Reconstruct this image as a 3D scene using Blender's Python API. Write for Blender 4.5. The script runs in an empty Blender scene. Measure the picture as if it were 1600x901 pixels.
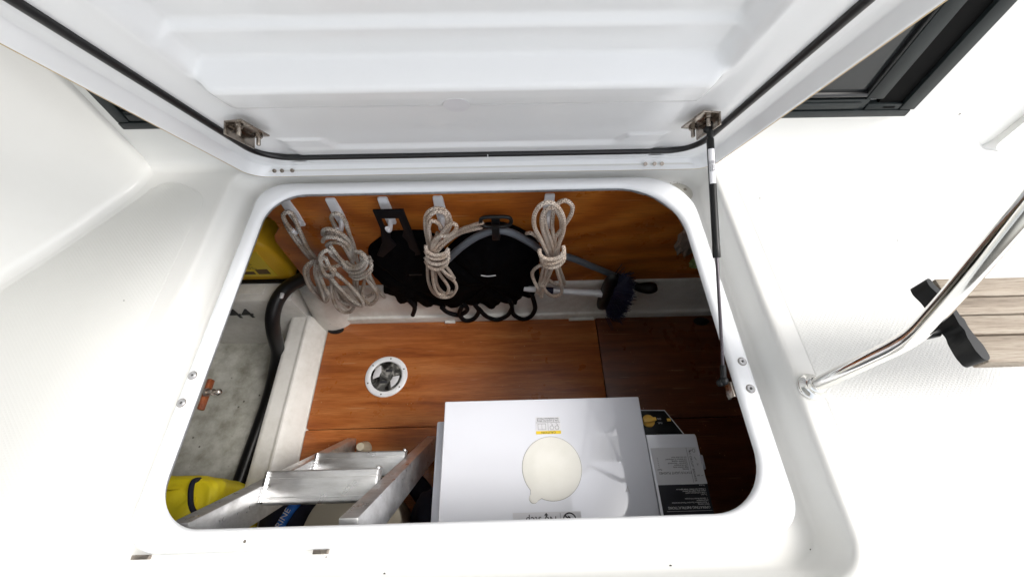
import bpy, bmesh, math, random
from mathutils import Vector, Matrix, Quaternion, noise as mnoise
R = math.radians
random.seed(7)
sc = bpy.context.scene
COL = sc.collection

# ------------------------------------------------------------------ camera
cam_d = bpy.data.cameras.new('camera')
cam_d.sensor_width = 36.0
cam_d.lens = 14.4
cam_d.clip_start = 0.01
cam_d.clip_end = 500
cam = bpy.data.objects.new('camera', cam_d)
COL.objects.link(cam)
_f = Vector((0.01319082, 0.51129314, -0.85930514))
_r = Vector((0.99966266, -0.02597210, -0.00010821))
_u = Vector((0.02237329, 0.85901384, 0.51146326))
cam.matrix_world = Matrix(((_r.x, _u.x, -_f.x, 0.0676),
                           (_r.y, _u.y, -_f.y, 0.01356),
                           (_r.z, _u.z, -_f.z, 0.69346),
                           (0, 0, 0, 1)))
sc.camera = cam

# ------------------------------------------------------------------ sky, sun, exposure
SUN_EL, SUN_AZ = 52.0, 102.0        # azimuth clockwise from +Y (ahead of the viewer)
SUN_W = 0.85
SKY_W = 0.15
EXPOSURE = 1.14
w = bpy.data.worlds.new('World')
sc.world = w
w.use_nodes = True
nt = w.node_tree
sky = nt.nodes.new('ShaderNodeTexSky')
sky.sky_type = 'NISHITA'
sky.sun_disc = False
sky.sun_elevation = R(SUN_EL)
sky.sun_rotation = R(SUN_AZ)
sky.dust_density = 3.0
hs = nt.nodes.new('ShaderNodeHueSaturation')
hs.inputs['Saturation'].default_value = 0.30
bg = nt.nodes['Background']
nt.links.new(sky.outputs[0], hs.inputs['Color'])
nt.links.new(hs.outputs[0], bg.inputs[0])
bg.inputs[1].default_value = SKY_W
sd = bpy.data.lights.new('sun', 'SUN')
sd.energy = SUN_W
sd.angle = R(20)
sd.color = (1.0, 0.965, 0.91)
so = bpy.data.objects.new('sun', sd)
COL.objects.link(so)
_dir = Vector((math.sin(R(SUN_AZ)) * math.cos(R(SUN_EL)), math.cos(R(SUN_AZ)) * math.cos(R(SUN_EL)), math.sin(R(SUN_EL))))
so.rotation_euler = (-_dir).to_track_quat('-Z', 'Y').to_euler()
sc.view_settings.view_transform = 'Standard'
sc.view_settings.look = 'None'
sc.view_settings.exposure = EXPOSURE
sc.view_settings.gamma = 1.0

# ------------------------------------------------------------------ materials
MATS = {}
def mat(name, col=(.8, .8, .8), rough=.5, metal=0.0, spec=None, coat=0.0):
    m = bpy.data.materials.new(name)
    m.use_nodes = True
    b = m.node_tree.nodes['Principled BSDF']
    b.inputs['Base Color'].default_value = (*col, 1)
    b.inputs['Roughness'].default_value = rough
    b.inputs['Metallic'].default_value = metal
    if spec is not None: b.inputs['Specular IOR Level'].default_value = spec
    if coat: b.inputs['Coat Weight'].default_value = coat; b.inputs['Coat Roughness'].default_value = .06
    MATS[name] = m
    return m
def N(m, t, **kw):
    n = m.node_tree.nodes.new(t)
    for k, v in kw.items():
        if k in n.inputs.keys(): n.inputs[k].default_value = v
        else: setattr(n, k, v)
    return n
def LK(m, a, b): m.node_tree.links.new(a, b)
def P(m): return m.node_tree.nodes['Principled BSDF']
def coords(m, scale=(1, 1, 1), kind='world', rot=(0, 0, 0)):
    mp = N(m, 'ShaderNodeMapping')
    mp.inputs['Scale'].default_value = scale
    mp.inputs['Rotation'].default_value = rot
    if kind == 'uv':
        s = N(m, 'ShaderNodeUVMap').outputs[0]
    elif kind == 'world':
        s = N(m, 'ShaderNodeNewGeometry').outputs['Position']
    else:
        s = N(m, 'ShaderNodeTexCoord').outputs['Object']
    LK(m, s, mp.inputs[0])
    return mp.outputs[0]
def ramp(m, src, stops):
    r = N(m, 'ShaderNodeValToRGB')
    e = r.color_ramp.elements
    while len(e) < len(stops): e.new(0.5)
    for i, (p, c) in enumerate(stops):
        e[i].position = p
        e[i].color = (*c, 1) if len(c) == 3 else c
    LK(m, src, r.inputs[0])
    return r.outputs[0]
def noise(m, vec, scale=5, detail=4, rough=.55, dist=0.0):
    n = N(m, 'ShaderNodeTexNoise', Scale=scale, Detail=detail, Roughness=rough, Distortion=dist)
    LK(m, vec, n.inputs['Vector'])
    return n.outputs['Fac']
def mixc(m, fac, a, b, mode='MIX'):
    x = N(m, 'ShaderNodeMix', data_type='RGBA', blend_type=mode)
    ins = [i for i in x.inputs if i.enabled]
    for s, v in ((ins[0], fac), (ins[1], a), (ins[2], b)):
        if isinstance(v, (int, float)): s.default_value = v
        elif isinstance(v, tuple): s.default_value = (*v, 1)
        else: LK(m, v, s)
    return [o for o in x.outputs if o.enabled][0]
def bump(m, h, strength=.2, dist=.001, chain=None):
    b = N(m, 'ShaderNodeBump', Strength=strength, Distance=dist)
    LK(m, h, b.inputs['Height'])
    if chain is not None: LK(m, chain, b.inputs['Normal'])
    return b.outputs[0]

def gelcoat(name, base=(.80, .80, .79), dirt=(.60, .57, .50), amt=.16, rough=.22, spots=True):
    m = mat(name, base, rough)
    v = coords(m)
    n1 = ramp(m, noise(m, v, 3.2, 6, .6), [(.30, (0, 0, 0)), (.85, (1, 1, 1))])
    n2 = ramp(m, noise(m, v, 40, 5, .7), [(.30, (.2, .2, .2)), (.85, (1, 1, 1))])
    dm = mixc(m, 1.0, n1, n2, 'MULTIPLY')
    s = N(m, 'ShaderNodeMath', operation='MULTIPLY'); LK(m, dm, s.inputs[0]); s.inputs[1].default_value = amt
    c = mixc(m, s.outputs[0], base, dirt)
    if spots:
        vo = N(m, 'ShaderNodeTexVoronoi', Scale=19.0); LK(m, v, vo.inputs['Vector'])
        keep = N(m, 'ShaderNodeSeparateColor'); LK(m, vo.outputs['Color'], keep.inputs[0])
        k = N(m, 'ShaderNodeMath', operation='GREATER_THAN'); LK(m, keep.outputs[0], k.inputs[0]); k.inputs[1].default_value = .95
        d = N(m, 'ShaderNodeMath', operation='LESS_THAN'); LK(m, vo.outputs['Distance'], d.inputs[0]); d.inputs[1].default_value = .045
        kk = N(m, 'ShaderNodeMath', operation='MULTIPLY'); LK(m, k.outputs[0], kk.inputs[0]); LK(m, d.outputs[0], kk.inputs[1])
        c = mixc(m, kk.outputs[0], c, (.16, .14, .12))
    LK(m, c, P(m).inputs['Base Color'])
    rr = ramp(m, noise(m, v, 12, 5, .6), [(.1, (rough * .85,) * 3), (.9, (rough * 1.3,) * 3)])
    LK(m, rr, P(m).inputs['Roughness'])
    LK(m, bump(m, noise(m, v, 9, 2, .4), .05, .004), P(m).inputs['Normal'])
    return m
GEL = gelcoat('white_gelcoat', (.760, .758, .735))
GELR = gelcoat('rim_gelcoat', (.80, .815, .84), (.6, .56, .48), .12, .16)
LIDM = gelcoat('lid_gelcoat', (.85, .86, .875), (.5, .48, .45), .08, .16, False)
LINER = gelcoat('liner_gelcoat', (.82, .81, .78), (.26, .22, .15), .9, .38)
EDGE = mat('tan_raw_edge', (.50, .38, .22), .7)

def nonskid():
    m = gelcoat('nonskid_gelcoat', (.76, .76, .735), (.5, .48, .43), .12, .5, spots=True)
    v = coords(m, (1, 1, 1), rot=(0, 0, R(45)))
    sx = N(m, 'ShaderNodeSeparateXYZ'); LK(m, v, sx.inputs[0])
    outs = []
    for ax in (0, 1):
        a = N(m, 'ShaderNodeMath', operation='MULTIPLY'); LK(m, sx.outputs[ax], a.inputs[0]); a.inputs[1].default_value = 2 * math.pi / .0052
        b = N(m, 'ShaderNodeMath', operation='SINE'); LK(m, a.outputs[0], b.inputs[0]); outs.append(b.outputs[0])
    c = N(m, 'ShaderNodeMath', operation='MAXIMUM'); LK(m, outs[0], c.inputs[0]); LK(m, outs[1], c.inputs[1])
    old = P(m).inputs['Normal'].links[0].from_socket
    LK(m, bump(m, c.outputs[0], .22, .0005, old), P(m).inputs['Normal'])
    return m
NONSKID = nonskid()

def grp(name, base, dark, scale=14, rough=.6, bs=.5):
    m = mat(name, base, rough)
    v = coords(m)
    a = noise(m, v, scale, 8, .68)
    c = ramp(m, a, [(.30, dark), (.62, base)])
    b2 = ramp(m, noise(m, v, 3.0, 5, .6, .6), [(.35, (.55, .55, .55)), (.7, (1, 1, 1))])
    c = mixc(m, .8, c, b2, 'MULTIPLY')
    vo = N(m, 'ShaderNodeTexVoronoi', Scale=34.0); LK(m, v, vo.inputs['Vector'])
    d = ramp(m, vo.outputs['Distance'], [(.07, (.12, .10, .08)), (.16, (1, 1, 1))])
    msk = ramp(m, noise(m, v, 7, 3, .5), [(.52, (0, 0, 0)), (.6, (1, 1, 1))])
    c2 = mixc(m, 1.0, c, d, 'MULTIPLY')
    c = mixc(m, msk, c, c2)
    LK(m, c, P(m).inputs['Base Color'])
    LK(m, bump(m, a, bs, .003), P(m).inputs['Normal'])
    return m
HULL = grp('grey_bilge_paint', (.72, .72, .66), (.34, .33, .27))
ROUGH = grp('rough_fibreglass', (.50, .52, .55), (.30, .31, .33), 60, .6, .7)
LOCK = grp('locker_wall_shaded', (.045, .038, .034), (.02, .018, .016), 12, .7)  # walls set near black, the deep shade put into the colour

def wood(name, a, b, c, figure=False, rough=.32, grain_axis='x'):
    m = mat(name, b, rough)
    if figure:
        v = coords(m, (1.0, 1, 2.1))
        wv = N(m, 'ShaderNodeTexWave', wave_type='RINGS', rings_direction='Y', Scale=1.5, Distortion=9.0, Detail=4.0)
        wv.inputs['Detail Scale'].default_value = 1.1
        LK(m, v, wv.inputs['Vector'])
        base = ramp(m, wv.outputs['Fac'], [(.0, a), (.45, b), (1.0, c)])
        g = noise(m, coords(m, (14, 200, 200)), 1.0, 6, .7)
    else:
        v = coords(m, (2.4, 34, 34))
        n1 = noise(m, v, 1.0, 7, .62, .6)
        base = ramp(m, n1, [(.28, a), (.5, b), (.74, c)])
        g = noise(m, coords(m, (16, 420, 420)), 1.0, 5, .7)
    lines = ramp(m, g, [(.33, (.52, .45, .42)), (.56, (1, 1, 1))])
    col = mixc(m, .75, base, lines, 'MULTIPLY')
    big = ramp(m, noise(m, coords(m, (1, 1, 1)), 2.6, 4, .5), [(.3, (.72, .70, .68)), (.7, (1.05, 1.05, 1.05))])
    col = mixc(m, .7, col, big, 'MULTIPLY')
    vs_ = N(m, 'ShaderNodeTexVoronoi', Scale=60.0); LK(m, coords(m, (1, .6, 1)), vs_.inputs['Vector'])
    sm = ramp(m, vs_.outputs['Distance'], [(.05, (1, 1, 1)), (.09, (0, 0, 0))])
    sk = ramp(m, noise(m, coords(m), 11, 3, .5), [(.54, (0, 0, 0)), (.60, (1, 1, 1))])
    col = mixc(m, mixc(m, 1.0, sm, sk, 'MULTIPLY'), col, (.50, .30, .17) if rough < .5 else b)
    sc2 = ramp(m, noise(m, coords(m, (2, 60, 60), rot=(0, 0, .35)), 3.0, 2, .4), [(.70, (0, 0, 0)), (.73, (1, 1, 1))])
    col = mixc(m, mixc(m, 1.0, sc2, .35, 'MULTIPLY') if False else sc2, col, mixc(m, .35, col, (.55, .36, .22)))
    LK(m, col, P(m).inputs['Base Color'])
    LK(m, bump(m, g, .18, .0008), P(m).inputs['Normal'])
    rr = ramp(m, noise(m, coords(m), 9, 4, .6), [(.3, (rough * .75,) * 3), (.8, (rough * 1.5,) * 3)])
    LK(m, rr, P(m).inputs['Roughness'])
    return m
SOLE = wood('mahogany_sole', (.26, .066, .017), (.45, .140, .036), (.58, .23, .075))
SOLE2 = wood('shaded_sole_and_pad', (.095, .025, .009), (.165, .046, .016), (.23, .075, .026))  # sole wood darkened for the shade at right; also the brown pad
BULK = wood('veneered_bulkhead', (.38, .104, .014), (.48, .138, .019), (.57, .19, .030), True, .30)
PLYEDGE = mat('plywood_edge', (.30, .14, .05), .7)
def teak():
    m = mat('weathered_teak', (.42, .36, .30), .7)
    n1 = noise(m, coords(m, (3, 60, 60)), 1.0, 7, .65, .4)
    c = ramp(m, n1, [(.25, (.21, .165, .125)), (.5, (.37, .31, .245)), (.78, (.51, .45, .37))])
    g = noise(m, coords(m, (24, 700, 700)), 1.0, 4, .7)
    l = ramp(m, g, [(.34, (.45, .4, .36)), (.52, (1, 1, 1))])
    LK(m, mixc(m, .8, c, l, 'MULTIPLY'), P(m).inputs['Base Color'])
    LK(m, bump(m, g, .5, .0012), P(m).inputs['Normal'])
    return m
TEAK = teak()

def rope(name, base, fleck, fleck2):
    m = mat(name, base, .85)
    uv = N(m, 'ShaderNodeUVMap').outputs[0]
    sx = N(m, 'ShaderNodeSeparateXYZ'); LK(m, uv, sx.inputs[0])
    def diag(sgn, fu, fv):
        a = N(m, 'ShaderNodeMath', operation='MULTIPLY'); LK(m, sx.outputs[0], a.inputs[0]); a.inputs[1].default_value = fu
        b = N(m, 'ShaderNodeMath', operation='MULTIPLY'); LK(m, sx.outputs[1], b.inputs[0]); b.inputs[1].default_value = sgn * fv
        c = N(m, 'ShaderNodeMath', operation='ADD'); LK(m, a.outputs[0], c.inputs[0]); LK(m, b.outputs[0], c.inputs[1])
        s = N(m, 'ShaderNodeMath', operation='SINE'); LK(m, c.outputs[0], s.inputs[0])
        return s.outputs[0]
    T = 2 * math.pi
    d1 = diag(1, T / .0075, T * 4); d2 = diag(-1, T / .0075, T * 4)
    h = N(m, 'ShaderNodeMath', operation='MAXIMUM'); LK(m, d1, h.inputs[0]); LK(m, d2, h.inputs[1])
    mul = N(m, 'ShaderNodeMath', operation='MULTIPLY'); LK(m, d1, mul.inputs[0]); LK(m, d2, mul.inputs[1])
    fl = diag(1, T / .011, T * 1)
    fm = ramp(m, fl, [(.62, (0, 0, 0)), (.80, (1, 1, 1))])
    fm2 = ramp(m, mul.outputs[0], [(.10, (0, 0, 0)), (.35, (1, 1, 1))])
    f = mixc(m, 1.0, fm, fm2, 'MULTIPLY')
    dirt = ramp(m, noise(m, coords(m), 26, 4, .6), [(.35, fleck2), (.62, base)])
    c = mixc(m, f, dirt, fleck)
    gap_shade = ramp(m, h.outputs[0], [(.0, (.36, .32, .29)), (.5, (1, 1, 1))])  # shading between the strands put into the colour
    c = mixc(m, .7, c, gap_shade, 'MULTIPLY')
    LK(m, c, P(m).inputs['Base Color'])
    LK(m, bump(m, h.outputs[0], .8, .0012), P(m).inputs['Normal'])
    return m
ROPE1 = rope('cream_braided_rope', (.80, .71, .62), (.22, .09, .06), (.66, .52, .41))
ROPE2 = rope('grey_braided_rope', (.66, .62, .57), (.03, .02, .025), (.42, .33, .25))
BLKROPE = mat('black_cord', (.002, .002, .003), .7, spec=.2)

RUB = mat('black_rubber', (.008, .008, .009), .38)
BLKPL = mat('black_plastic', (.005, .0055, .006), .42, spec=.35)
BLKWEB = mat('black_strap', (.003, .003, .004), .6, spec=.2)
MESHBAG = mat('black_mesh_fabric', (.0013, .0013, .0018), .85, spec=.08)
_m = MESHBAG
_v = N(_m, 'ShaderNodeTexVoronoi', Scale=330.0); LK(_m, coords(_m), _v.inputs['Vector'])
LK(_m, bump(_m, _v.outputs['Distance'], .8, .001), P(_m).inputs['Normal'])
def metal(name, col, rough, scr=.0):
    m = mat(name, col, rough, 1.0)
    n1 = noise(m, coords(m), 30, 5, .6)
    LK(m, ramp(m, n1, [(.3, (rough * .7,) * 3), (.75, (rough * 1.6 + .02,) * 3)]), P(m).inputs['Roughness'])
    if scr:
        LK(m, bump(m, noise(m, coords(m, (1, 30, 30)), 4, 5, .6), scr, .0005), P(m).inputs['Normal'])
    return m
STEEL = metal('polished_stainless', (.80, .79, .76), .06)
RODM = metal('strut_rod', (.10, .09, .10), .3)
STEELD = metal('dull_stainless', (.34, .30, .26), .25, .15)
def alu():
    m = metal('scuffed_aluminium', (.62, .62, .62), .34, .35)
    n1 = noise(m, coords(m, (.5, 3, 2)), 16, 7, .7)
    LK(m, ramp(m, n1, [(.25, (.50, .49, .48)), (.5, (.68, .68, .68)), (.75, (.84, .84, .85))]), P(m).inputs['Base Color'])
    P(m).inputs['Metallic'].default_value = .85
    return m
ALU = alu()
WELD = metal('bright_weld', (.9, .9, .9), .25, .6)
HOSE = mat('grey_hose', (.12, .135, .155), .55)
BLUE = mat('blue_plastic', (.003, .006, .035), .6)
WHITEPL = mat('white_plastic', (.78, .79, .82), .3)
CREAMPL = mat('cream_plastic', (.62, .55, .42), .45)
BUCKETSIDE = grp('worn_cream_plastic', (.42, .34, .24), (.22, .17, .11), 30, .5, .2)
def yellowcloth():
    m = mat('yellow_cloth', (.78, .60, .015), .6)
    v = coords(m)
    LK(m, ramp(m, noise(m, v, 9, 4, .5), [(.3, (.82, .66, .012)), (.7, (.92, .80, .03))]), P(m).inputs['Base Color'])
    LK(m, bump(m, noise(m, v, 17, 4, .55, 1.2), .6, .01), P(m).inputs['Normal'])
    return m
YEL = yellowcloth()
YPL = mat('yellow_plastic', (.80, .47, .02), .4)
NAVY = mat('navy_webbing', (.008, .010, .028), .75)
BRBLUE = mat('bright_blue_strap', (.02, .16, .60), .6)
GEN = mat('powder_coat_white', (.76, .775, .84), .05, spec=1.0, coat=1.0)
LK(GEN, bump(GEN, noise(GEN, coords(GEN), 160, 3, .5), .03, .0006), P(GEN).inputs['Normal'])
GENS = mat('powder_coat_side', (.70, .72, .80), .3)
STICK = mat('beige_sticker', (.82, .81, .76), .5)
LK(STICK, ramp(STICK, noise(STICK, coords(STICK), 18, 5, .6), [(.3, (.78, .77, .71)), (.7, (.84, .83, .78))]), P(STICK).inputs['Base Color'])
LABELW = mat('label_white', (.70, .70, .73), .35)
LABELB = mat('label_black', (.018, .018, .024), .3)
LABELG = mat('label_grey', (.60, .60, .63), .4)
YLAB = mat('label_yellow', (.80, .58, .02), .4)
GRIME_SHADE = mat('grime_and_edge_shade', (.22, .20, .17), .8)  # grime round the screws, painted edge shade under the sticker
SCREWM = mat('screw_steel', (.40, .40, .41), .3, .4)
INK = mat('black_ink', (.02, .02, .025), .5)
INKW = mat('white_ink', (.75, .75, .75), .5)
INKY = mat('dark_print', (.13, .07, .01), .5)
YKNOB = mat('yellow_knob', (.75, .45, .08), .35)
FRAME = mat('black_anodised_frame', (.008, .012, .013), .42, spec=.25)
LK(FRAME, ramp(FRAME, noise(FRAME, coords(FRAME), 14, 5, .6), [(.3, (.006, .009, .010)), (.7, (.013, .018, .019))]), P(FRAME).inputs['Base Color'])
CHAN = mat('black_channel', (.002, .002, .002), .7, spec=.1)
GLASS = mat('smoked_glass', (.022, .024, .025), .10)
DARKGL = mat('smoky_clear_plastic', (.05, .05, .048), .08)
LK(DARKGL, ramp(DARKGL, noise(DARKGL, coords(DARKGL), 22, 3, .5, 1.5), [(.40, (.012, .012, .012)), (.55, (.10, .10, .095)), (.66, (.35, .34, .32))]), P(DARKGL).inputs['Base Color'])
GREEN = mat('green_packet', (.22, .30, .10), .4)
CLEARBAG = mat('crumpled_film', (.20, .16, .13), .18)
RUST = mat('rust_stain', (.10, .035, .015), .8)
DRAINM = mat('grey_drain', (.40, .39, .35), .55)
DIRT = mat('dark_dirt', (.03, .027, .022), .9)
CUSH = mat('off_white_vinyl', (.62, .61, .56), .5)

# ------------------------------------------------------------------ mesh helpers
class MB:
    def __init__(s): s.v = []; s.f = []; s.uv = None; s.mi = None
    def add(s, vs, fs):
        k = len(s.v); s.v += [tuple(map(float, p)) for p in vs]; s.f += [tuple(i + k for i in f) for f in fs]
        return s
def tag(o, label=None, cat=None, group=None, kind=None):
    if label: o['label'] = label
    if cat: o['category'] = cat
    if group: o['group'] = group
    if kind: o['kind'] = kind
    return o
def thing(name, loc, label, cat, group=None):
    o = bpy.data.objects.new(name, None)
    o.empty_display_size = .03
    o.location = loc
    COL.objects.link(o)
    return tag(o, label, cat, group)
def wloc(o):
    v = Vector(o.location)
    while o.parent: o = o.parent; v += Vector(o.location)
    return v
def obj(name, mb, m, parent=None, smooth=True, ang=35, base=None):
    me = bpy.data.meshes.new(name)
    if base is None:
        if parent is not None: org = wloc(parent)
        else:
            xs = [p[0] for p in mb.v]; ys = [p[1] for p in mb.v]; zs = [p[2] for p in mb.v]
            org = Vector(((min(xs) + max(xs)) / 2, (min(ys) + max(ys)) / 2, min(zs)))
    else: org = Vector(base)
    me.from_pydata([(p[0] - org.x, p[1] - org.y, p[2] - org.z) for p in mb.v], [], mb.f)
    if mb.uv:
        ul = me.uv_layers.new(name='UVMap')
        k = 0
        for poly in me.polygons:
            for li in poly.loop_indices:
                ul.data[li].uv = mb.uv[k]; k += 1
    ms = m if isinstance(m, (list, tuple)) else [m]
    for x in ms: me.materials.append(x)
    if mb.mi:
        for i, p in enumerate(me.polygons): p.material_index = mb.mi[i]
    me.validate()
    bm = bmesh.new(); bm.from_mesh(me)
    if not mb.uv: bmesh.ops.remove_doubles(bm, verts=bm.verts, dist=1e-6)
    bmesh.ops.recalc_face_normals(bm, faces=bm.faces)
    bm.to_mesh(me); bm.free()
    if smooth:
        me.polygons.foreach_set('use_smooth', [True] * len(me.polygons))
        me.set_sharp_from_angle(angle=R(ang))
    o = bpy.data.objects.new(name, me)
    COL.objects.link(o)
    if parent is not None: o.parent = parent
    else: o.location = org
    return o
def from_bm(bm):
    mb = MB(); bm.verts.ensure_lookup_table()
    mb.v = [tuple(v.co) for v in bm.verts]; mb.f = [tuple(v.index for v in f.verts) for f in bm.faces]
    bm.free(); return mb
def box(x0, x1, y0, y1, z0, z1, bev=0.0, seg=2, M_=None, mb=None):
    bm = bmesh.new()
    bmesh.ops.create_cube(bm, size=1.0)
    for v in bm.verts:
        v.co = Vector(((x0 + x1) / 2 + v.co.x * (x1 - x0), (y0 + y1) / 2 + v.co.y * (y1 - y0), (z0 + z1) / 2 + v.co.z * (z1 - z0)))
    if bev: bmesh.ops.bevel(bm, geom=list(bm.edges), offset=bev, segments=seg, profile=.5, affect='EDGES')
    if M_ is not None: bmesh.ops.transform(bm, matrix=M_, verts=bm.verts)
    bm.verts.index_update()
    r = from_bm(bm)
    if mb is not None: mb.add(r.v, r.f); return mb
    return r
def frame(o, x, y, z):
    x, y, z = Vector(x).normalized(), Vector(y).normalized(), Vector(z).normalized()
    return Matrix(((x.x, y.x, z.x, o[0]), (x.y, y.y, z.y, o[1]), (x.z, y.z, z.z, o[2]), (0, 0, 0, 1)))
def prism(outline, M_, h, bev=0.0, mb=None):
    # outline in local XY, extruded along local Z by h
    bm = bmesh.new()
    vs = [bm.verts.new((p[0], p[1], 0)) for p in outline]
    f = bm.faces.new(vs)
    r = bmesh.ops.extrude_face_region(bm, geom=[f])
    for e in r['geom']:
        if isinstance(e, bmesh.types.BMVert): e.co.z += h
    bmesh.ops.recalc_face_normals(bm, faces=bm.faces)
    if bev:
        es = [e for e in bm.edges if abs(e.verts[0].co.z - h) < 1e-7 and abs(e.verts[1].co.z - h) < 1e-7]
        bmesh.ops.bevel(bm, geom=es, offset=bev, segments=2, profile=.5, affect='EDGES')
    bmesh.ops.transform(bm, matrix=M_, verts=bm.verts)
    bm.verts.index_update()
    r = from_bm(bm)
    if mb is not None: mb.add(r.v, r.f); return mb
    return r
def catmull(pts, n=8, closed=False):
    P_ = [Vector(p) for p in pts]
    if len(P_) < 3 and not closed: return P_
    out = []
    m = len(P_)
    rng = range(m) if closed else range(m - 1)
    for i in rng:
        if closed: a, b, c, d = P_[(i - 1) % m], P_[i], P_[(i + 1) % m], P_[(i + 2) % m]
        else: a, b, c, d = P_[max(i - 1, 0)], P_[i], P_[i + 1], P_[min(i + 2, m - 1)]
        for k in range(n):
            t = k / n
            out.append(.5 * ((2 * b) + (c - a) * t + (2 * a - 5 * b + 4 * c - d) * t * t + (3 * b - a - 3 * c + d) * t ** 3))
    if not closed: out.append(P_[-1])
    return out
def tube(pts, r, seg=10, n=8, closed=False, mb=None, uv=False, smooth=True, rad=None, caps=True):
    P_ = catmull(pts, n, closed) if smooth else [Vector(p) for p in pts]
    m = len(P_)
    mb = mb or MB()
    if uv and mb.uv is None: mb.uv = []
    tan = []
    for i in range(m):
        a = P_[(i - 1) % m] if (closed or i > 0) else P_[0]
        b = P_[(i + 1) % m] if (closed or i < m - 1) else P_[-1]
        t = (b - a); tan.append(t.normalized() if t.length > 1e-9 else Vector((0, 0, 1)))
    up = Vector((0, 0, 1)) if abs(tan[0].z) < .9 else Vector((1, 0, 0))
    nrm = (up - tan[0] * up.dot(tan[0])).normalized()
    rings = []; L = [0]
    for i in range(m):
        if i:
            L.append(L[-1] + (P_[i] - P_[i - 1]).length)
            nrm = nrm - tan[i] * nrm.dot(tan[i])
            nrm = nrm.normalized() if nrm.length > 1e-6 else Vector((1, 0, 0))
        bn = tan[i].cross(nrm)
        rr = rad(i / (m - 1)) if rad else r
        rings.append([P_[i] + (nrm * math.cos(2 * math.pi * j / seg) + bn * math.sin(2 * math.pi * j / seg)) * rr for j in range(seg)])
    k = len(mb.v)
    for g in rings: mb.v += [tuple(p) for p in g]
    last = m if closed else m - 1
    for i in range(last):
        i2 = (i + 1) % m
        for j in range(seg):
            j2 = (j + 1) % seg
            mb.f.append((k + i * seg + j, k + i * seg + j2, k + i2 * seg + j2, k + i2 * seg + j))
            if uv:
                u0, u1 = L[i], (L[i2] if i2 else L[-1] + .003)
                v0, v1 = j / seg, (j + 1) / seg
                mb.uv += [(u0, v0), (u0, v1), (u1, v1), (u1, v0)]
    if not closed and caps:
        mb.f.append(tuple(k + j for j in range(seg))); mb.f.append(tuple(k + (m - 1) * seg + j for j in reversed(range(seg))))
        if uv: mb.uv += [(0, 0)] * (2 * seg)
    return mb
def lathe(profile, M_, seg=32, mb=None):
    # profile: (radius, height) pairs along local Z
    mb = mb or MB(); k = len(mb.v); n = len(profile)
    for (r, h) in profile:
        for j in range(seg):
            a = 2 * math.pi * j / seg
            mb.v.append(tuple(M_ @ Vector((r * math.cos(a), r * math.sin(a), h))))
    for i in range(n - 1):
        for j in range(seg):
            j2 = (j + 1) % seg
            mb.f.append((k + i * seg + j, k + i * seg + j2, k + (i + 1) * seg + j2, k + (i + 1) * seg + j))
    if profile[0][0] > 1e-5: mb.f.append(tuple(k + j for j in reversed(range(seg))))
    if profile[-1][0] > 1e-5: mb.f.append(tuple(k + (n - 1) * seg + j for j in range(seg)))
    return mb
def T(x, y, z): return Matrix.Translation((x, y, z))
def rrect(x0, x1, y0, y1, rad, z, n=12):
    # rad: (front-left, front-right, back-right, back-left)
    out = []
    cs = [(x0 + rad[0], y0 + rad[0], 180, rad[0]), (x1 - rad[1], y0 + rad[1], 270, rad[1]), (x1 - rad[2], y1 - rad[2], 0, rad[2]), (x0 + rad[3], y1 - rad[3], 90, rad[3])]
    for cx, cy, a0, r in cs:
        for i in range(n + 1):
            a = R(a0 + 90 * i / n)
            out.append((cx + r * math.cos(a), cy + r * math.sin(a), z))
    # even out the straight runs so that shading stays clean
    return out
def bridge(loops, mb=None, cap0=False, cap1=False):
    mb = mb or MB(); k = len(mb.v); n = len(loops[0])
    for l in loops: mb.v += [tuple(p) for p in l]
    for i in range(len(loops) - 1):
        for j in range(n):
            j2 = (j + 1) % n
            mb.f.append((k + i * n + j, k + i * n + j2, k + (i + 1) * n + j2, k + (i + 1) * n + j))
    if cap0: mb.f.append(tuple(k + j for j in reversed(range(n))))
    if cap1: mb.f.append(tuple(k + (len(loops) - 1) * n + j for j in range(n)))
    return mb
def puffy(outline, y, thick, mb=None, n=6, rings=7, wob=.0, seed=1):
    # soft bag: outline in the XZ plane at depth y, swelling towards -Y
    pts = [Vector((p[0], 0, p[1])) for p in outline]
    pts = catmull(pts, n, True)
    c = sum(pts, Vector()) / len(pts)
    rnd = random.Random(seed)
    ph = [rnd.uniform(0, 6.28) for _ in range(6)]
    mb = mb or MB(); k = len(mb.v); m = len(pts)
    for i in range(rings):
        t = i / (rings - 1)
        s = math.cos(t * math.pi / 2) ** .8 if i < rings - 1 else 0.02
        d = math.sin(t * math.pi / 2) * thick
        for j, p in enumerate(pts):
            q = c + (p - c) * s
            ww = wob * (math.sin(q.x * 60 + ph[0]) * math.sin(q.z * 47 + ph[1]) + .6 * math.sin(q.x * 130 + q.z * 90 + ph[2]))
            mb.v.append((q.x, y - d - ww * (t > 0), q.z))
    for i in range(rings - 1):
        for j in range(m):
            j2 = (j + 1) % m
            mb.f.append((k + i * m + j, k + i * m + j2, k + (i + 1) * m + j2, k + (i + 1) * m + j))
    mb.f.append(tuple(k + j for j in range(m))); mb.f.append(tuple(k + (rings - 1) * m + j for j in reversed(range(m))))
    return mb
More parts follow.
